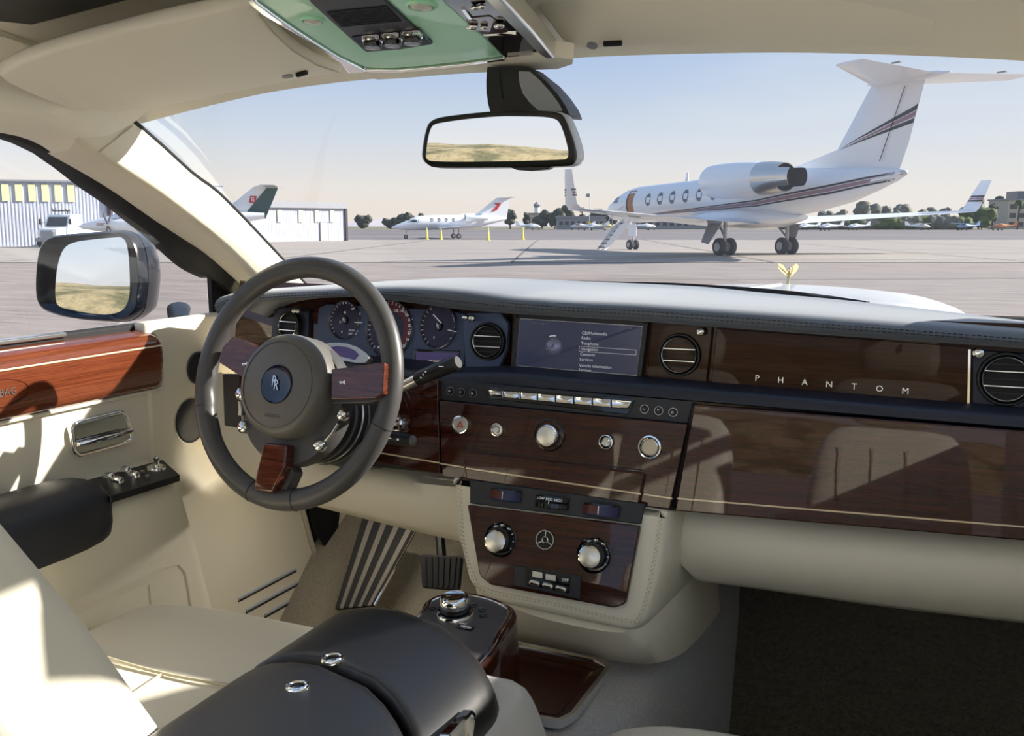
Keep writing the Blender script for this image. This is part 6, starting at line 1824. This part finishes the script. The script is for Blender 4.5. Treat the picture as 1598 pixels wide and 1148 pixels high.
for x, y, s in ((1018, 120, .006), (1072, 122, .004), (1138, 114, .0055), (1030, 35, .004), (1060, 30, .004)):
    obj('toggle', MB().ball(FO.px(*o2(x, y), .005), s, 10, 8, (1.2, 1, .7)), M['chrome'], gp_)
line3(FO, o2(1070, 156), o2(1215, 148), .004, .002, 'toggle_bar', M['chrome'], gp_, .002)
line3(FO, o2(1180, 245), o2(1285, 236), .005, .002, 'toggle_bar', M['chrome'], gp_, .002)
line3(FO, o2(978, 35), o2(1010, 78), .004, .002, 'chrome_loop', M['chrome'], gp_, .002)
ed = [o2(1100, 0), o2(970, -140), o2(1040, -140), o2(1180, 0), o2(1290, 120), o2(1390, 240), o2(1345, 240), o2(1318, 222), o2(1205, 106)]
obj('side_moulding', MB().pan(FO, ppoly(FO, ed), -.02, .006), M['satin'], oh, bevel=.003)
# cream nose of the console above the mirror
ns = [o2(462, 322), o2(545, 316), o2(800, 306), o2(1160, 264), o2(1318, 230), o2(1345, 222), o2(1380, 246), o2(1470, 262), o2(1466, 284), o2(1400, 306), o2(1200, 312), o2(900, 330), o2(720, 346), o2(600, 352), o2(560, 346)]
obj('console_nose', MB().pan(FO, ppoly(FO, ns, .003), -.02, .001), M['headliner'], oh, bevel=.004)

# visors
def visor(name, label, p3, outline, rad, th=.018):
    a, b, c = p3
    n = (b - a).cross(c - a).normalized()
    if n.z > 0: n = -n
    fr = Frame(a, n, (0, 1, 0))
    rt = thing(name, label, 'sun visor', a)
    po = ppoly(fr, outline)
    po = spline(po, 4, True)
    obj('visor_pad', MB().rings(fr, [(shrink(po, .006), -th), (po, -th * .75), (po, -.005), (shrink(po, .0025), -.0012), (shrink(po, .006), 0)]), M['headliner'], rt, smooth=60)
    return fr, rt
vo = [(2, 117), (28, 102), (70, 86), (120, 71), (180, 55), (250, 38), (330, 21), (398, 8), (412, 28), (432, 52), (462, 78), (498, 100), (534, 114), (500, 119), (445, 129), (380, 142), (300, 158), (230, 170), (178, 177), (152, 173), (135, 174), (118, 174), (90, 164), (55, 151), (20, 135), (6, 127)]
fr, rt = visor('sun_visor', 'cream driver sun visor folded against the roof left of overhead console', (AZ(540, 112, 1.668), AZ(398, 8, 1.688), AX(55, 152, -.60)), vo, .01)
obj('visor_clip', MB().fbox(Frame(fr.px(471, 115, .003), fr.n, fr.v), 0, 0, 0, .018, .006, .006), M['void'], rt, bevel=.001)
obj('visor_sensor', MB().lathe(Frame(fr.px(449, 119, .001), fr.n, fr.v), [(.008, -.001), (.008, .001), (.0001, .0014)], 16), M['jet_grey'], rt)
obj('visor_seam', MB().tube([fr.px(404, 22, .001), fr.px(428, 52, .001), fr.px(458, 80, .001), fr.px(495, 102, .001), fr.px(528, 113, .001)], .001, 5), M['stitch'], rt)
# flap seam at lower outer end of visor
fr2, rt2 = visor('sun_visor', 'cream passenger sun visor folded against the roof right of overhead console', (AZ(880, 76, 1.675), AZ(1200, 20, 1.69), AZ(1560, 66, 1.652)),
                 [(838, 0), (858, 40), (884, 72), (905, 79), (1000, 76), (1200, 72), (1400, 72), (1540, 72), (1590, 62), (1640, 30), (1640, -40), (1200, -90), (900, -60)], .01)
obj('visor_clip', MB().fbox(Frame(fr2.px(956, 67.5, .002), fr2.n, fr2.v), 0, 0, 0, .024, .006, .006), M['void'], rt2, bevel=.001)
obj('visor_sensor', MB().lathe(Frame(fr2.px(924, 71, .001), fr2.n, fr2.v), [(.007, -.001), (.007, .001), (.0001, .0014)], 16), M['jet_grey'], rt2)
# dark roof blind at the top left corner
rb = obj('roof_blind', MB().prism([AZ(-60, 66, 1.70), AZ(0, 51, 1.70), AZ(95, 27, 1.70), AZ(198, 0, 1.70), AZ(330, -60, 1.70), AZ(150, -130, 1.70), AZ(-60, -60, 1.70)], (0, 0, .004)), M['charcoal_dark'], smooth=0)
tag(rb, 'dark charcoal roof blind corner above the driver visor', 'roof blind')

# ------------------------------------------------------------------ interior mirror
FR = Frame(AY(782, 222, 1.13), (.16, -.987, -.0135))
rv = thing('rear_view_mirror', 'rear view mirror with black rim hanging from the windshield header', 'mirror', FR.o)
def cr_(x, y): return (640 + x / 5.327, 80 + y / 5.327)
ro = spline(ppoly(FR, [cr_(*p) for p in [(104, 850), (118, 740), (145, 630), (185, 578), (270, 548), (480, 520), (700, 500), (900, 493), (1100, 496), (1210, 506), (1265, 530), (1300, 590), (1350, 720), (1378, 830), (1378, 900), (1340, 945), (1250, 955), (900, 962), (500, 966), (220, 964), (150, 940), (112, 900)]]), 3, True)
ri = spline(ppoly(FR, [cr_(*p) for p in [(138, 850), (152, 740), (172, 660), (205, 612), (300, 590), (500, 563), (750, 543), (950, 543), (1100, 547), (1190, 560), (1240, 590), (1280, 680), (1310, 790), (1318, 850), (1305, 890), (1240, 902), (900, 912), (500, 918), (250, 916), (165, 908), (142, 892), (137, 872)]]), 3, True)
obj('mirror_rim', MB().rings(FR, [(ro, -.004), (ro, .002), (shrink(ro, .0022), .0045), (ri, .002)]), M['black'], rv, smooth=60)
obj('mirror_glass', MB().pan(FR, ri, .0012, .0024), M['mirror'], rv, smooth=0)
M['silver_case'] = mat('silver_plastic', srgb(205, 208, 214), .35, .3)
cs_ = lambda d, du: [V((p.x + du, p.y)) for p in shrink(ro, d)]
obj('mirror_case', MB().rings(FR, [(cs_(-.0005, .0), -.003), (cs_(-.001, .003), -.010), (cs_(.0005, .007), -.020), (cs_(.005, .008), -.030), (cs_(.014, .006), -.038)]), M['silver_case'], rv, smooth=60)
ln_ = ppoly(FR, [cr_(*p) for p in [(830, 962), (1180, 955), (1140, 980), (1000, 992), (880, 984)]])
obj('sensor_bulge', MB().pan(FR, ln_, -.02, .001), M['black'], rv, bevel=.001)
FRs = Frame(AY(830, 150, 1.19), (0, -1, 0))
stem = [(640, 130), (632, 250), (634, 340), (648, 440), (668, 510), (900, 520), (1330, 540), (1290, 450), (1220, 350), (1130, 250), (1040, 180), (980, 130)]
st = obj('mirror_stem', MB().pan(FRs, ppoly(FRs, [cr_(*p) for p in stem], .002), -.05, 0), M['black'], rv, bevel=.003)
mp_ = [(905, 165), (912, 260), (940, 350), (1000, 430), (1070, 492), (1275, 500), (1230, 420), (1160, 330), (1080, 240), (1000, 170)]
M['mesh_silver'] = mat('silver_mesh', srgb(196, 200, 206), .5, .4, bump=(1500, 1.0, .002))
obj('stem_mesh', MB().pan(FRs, ppoly(FRs, [cr_(*p) for p in mp_], .002), -.002, .002), M['mesh_silver'], st, bevel=.001)
obj('stem_seam', MB().tube([FRs.px(*cr_(740, 150), .001), FRs.px(*cr_(752, 260), .001), FRs.px(*cr_(758, 330), .001), FRs.px(*cr_(775, 400), .001)], .0006, 5), M['void'], st)

# ------------------------------------------------------------------ door mirror
FM = Frame((-1.085, 1.54, 1.35), (.33, -.944, .062))
M['navy_paint'] = mat('dark_blue_paint', srgb(12, 15, 24), .2, coat=.3)
dm_ = thing('door_mirror', 'black door mirror outside the driver window reflecting a dry hillside', 'mirror', FM.o)
def c4(x, y): return (x / 3.02, 340 + y / 3.02)
mo = spline(ppoly(FM, [c4(*p) for p in [(166, 330), (172, 210), (190, 135), (240, 88), (380, 72), (520, 62), (580, 64), (622, 90), (650, 150), (665, 260), (655, 380), (640, 440), (580, 482), (470, 482), (330, 470), (220, 440), (178, 400)]]), 4, True)
mi = spline(ppoly(FM, [c4(*p) for p in [(252, 330), (262, 230), (290, 150), (340, 118), (430, 104), (520, 96), (565, 98), (585, 140), (594, 230), (596, 330), (588, 390), (560, 432), (500, 450), (420, 446), (330, 430), (268, 412), (254, 380)]]), 4, True)
obj('housing_rim', MB().rings(FM, [(shrink(mo, -.002), -.03), (mo, -.002), (shrink(mo, .004), .004), (shrink(mo, .010), .002), (shrink(mi, -.004), -.010), (mi, -.012)]), M['navy_paint'], dm_, smooth=60)
obj('mirror_glass', MB().pan(FM, shrink(mi, -.002), -.013, -.011), M['mirror'], dm_, smooth=0)
hs = []
FWD = V((.05, 1, 0))
for d_, k in ((-.03, -.003), (-.06, -.002), (-.10, .010), (-.14, .03), (-.17, .055)):
    q = shrink(mo, k)
    hs.append([FM.P(p.x + .10 * (-d_ - .03), p.y, d_) for p in q])
obj('housing_shell', MB().loft(hs), M['navy_paint'], dm_, smooth=60)
obj('mirror_foot', MB().tube([FM.P(.14, -.075, -.06), V((-.85, 1.50, 1.262))], [.025, .018], 12, flat=.6), M['black'], dm_)

# ------------------------------------------------------------------ bonnet, cowl, ornament
M['bonnet_paint'] = mat('silver_white_paint', srgb(232, 236, 240), .35, 0, coat=.6)
rows = []
for i in range(15):
    y = 2.12 + 1.98 * i / 14
    r_ = []
    for j in range(25):
        x = -.66 + 1.32 * j / 24
        z = 1.286 - .040 * (y - 2.3) - .11 * x * x - .35 * max(0, abs(x) - .5) ** 1.5 + .010 * math.exp(-(x / .05) ** 2) * 0
        if y > 3.9: z -= .4 * (y - 3.9) ** 1.6
        r_.append(V((x * (1 - .10 * i / 14), y, z)))
    rows.append(r_)
bn = obj('bonnet', MB().sheet(rows, (0, 0, -.03)), M['bonnet_paint'], smooth=60)
tag(bn, 'silver white car bonnet seen beyond the dashboard', 'bonnet')
obj('bonnet_seam', MB().tube([V((0, 2.15 + .2 * k, 1.2895 - .040 * (2.15 + .2 * k - 2.3))) for k in range(9)], .004, 6), M['chrome'], bn)
cx_ = [-.5 + .9 * k / 14 for k in range(15)]
cw = obj('cowl', MB().sheet([[V((x, 2.0 - .42 * abs(x / .76) ** 2.2, 1.330 - .03 * max(0, x - .02) - .16 * max(0, x - .18) ** 2)) for x in cx_], [V((x, 2.10 - .30 * abs(x / .76) ** 2.2, 1.322 - .035 * max(0, x - .02) - .16 * max(0, x - .18) ** 2)) for x in cx_]], (0, 0, -.02)), M['black'])
tag(cw, kind='structure')
M['gold'] = mat('gold_plate', (.86, .68, .34, 1), .15, 1.0)
ob = V((0, 3.95, 1.196))
orn = thing('bonnet_ornament', 'small gold winged figure ornament standing on the bonnet', 'ornament', ob)
obj('plinth', MB().lathe(Frame(ob, (0, 0, 1), (0, 1, 0)), [(.030, -.004), (.030, .002), (.022, .006), (.012, .010), (.010, .016)], 24), M['chrome'], orn)
fig = []
for z, y, rx, ry in ((.014, .0, .009, .012), (.026, .004, .007, .010), (.040, .010, .0075, .009), (.050, .016, .0085, .009), (.060, .022, .010, .009), (.067, .026, .007, .007), (.071, .028, .004, .004)):
    fig.append([ob + V((rx * math.cos(2 * math.pi * k / 14), y + ry * math.sin(2 * math.pi * k / 14), z)) for k in range(14)])
obj('figure', MB().loft(fig).ball(ob + V((0, .032, .078)), .0075, 10, 8, (.9, 1.1, 1.2)), M['gold'], orn, smooth=70)
for s in (-1, 1):
    wv = []
    for t, wd, th in ((0, .012, .005), (.25, .016, .005), (.5, .020, .0045), (.75, .020, .004), (.92, .014, .003), (1, .006, .002)):
        c = ob + V((s * (.006 + .030 * t), .018 - .045 * t, .058 + .044 * t))
        a = V((s * .35, .5, -.3)).normalized() * wd * .7 + V((s * .5, 0, -.5)).normalized() * wd * .5
        b = V((0, 1, 0)) * th
        wv.append([c + a * math.cos(2 * math.pi * k / 10) * .6 + b * math.sin(2 * math.pi * k / 10) for k in range(10)])
    obj('wing', MB().loft(wv), M['gold'], orn, smooth=70)

# ------------------------------------------------------------------ hills behind the car (seen in the mirrors)
rows = []
for i in range(14):
    t = i / 13
    r_ = []
    for j in range(90):
        x = -420 + 640 * j / 89
        base = 17 + 9 * math.exp(-((x + 60) / 70) ** 2) + 7 * math.exp(-((x + 190) / 60) ** 2) + 5 * noise.noise(V((x * .012, 7, 0))) + 2.0 * noise.noise(V((x * .06, 3, t * 3)))
        z = GZ + base * math.sin(t * math.pi / 2) ** 1.2 + .9 * noise.noise(V((x * .15, t * 12, 1)))
        r_.append(V((x, -330 - 110 * t, max(GZ, z) if i else GZ - 1)))
    rows.append(r_)
hl = obj('hill', MB().sheet(rows, (0, -20, -2)), M['hill'], smooth=60)
tag(hl, 'dry grassy hillside reflected in the mirrors', 'hill')
for o in ROOTS:
    if '_w' in o: del o['_w']
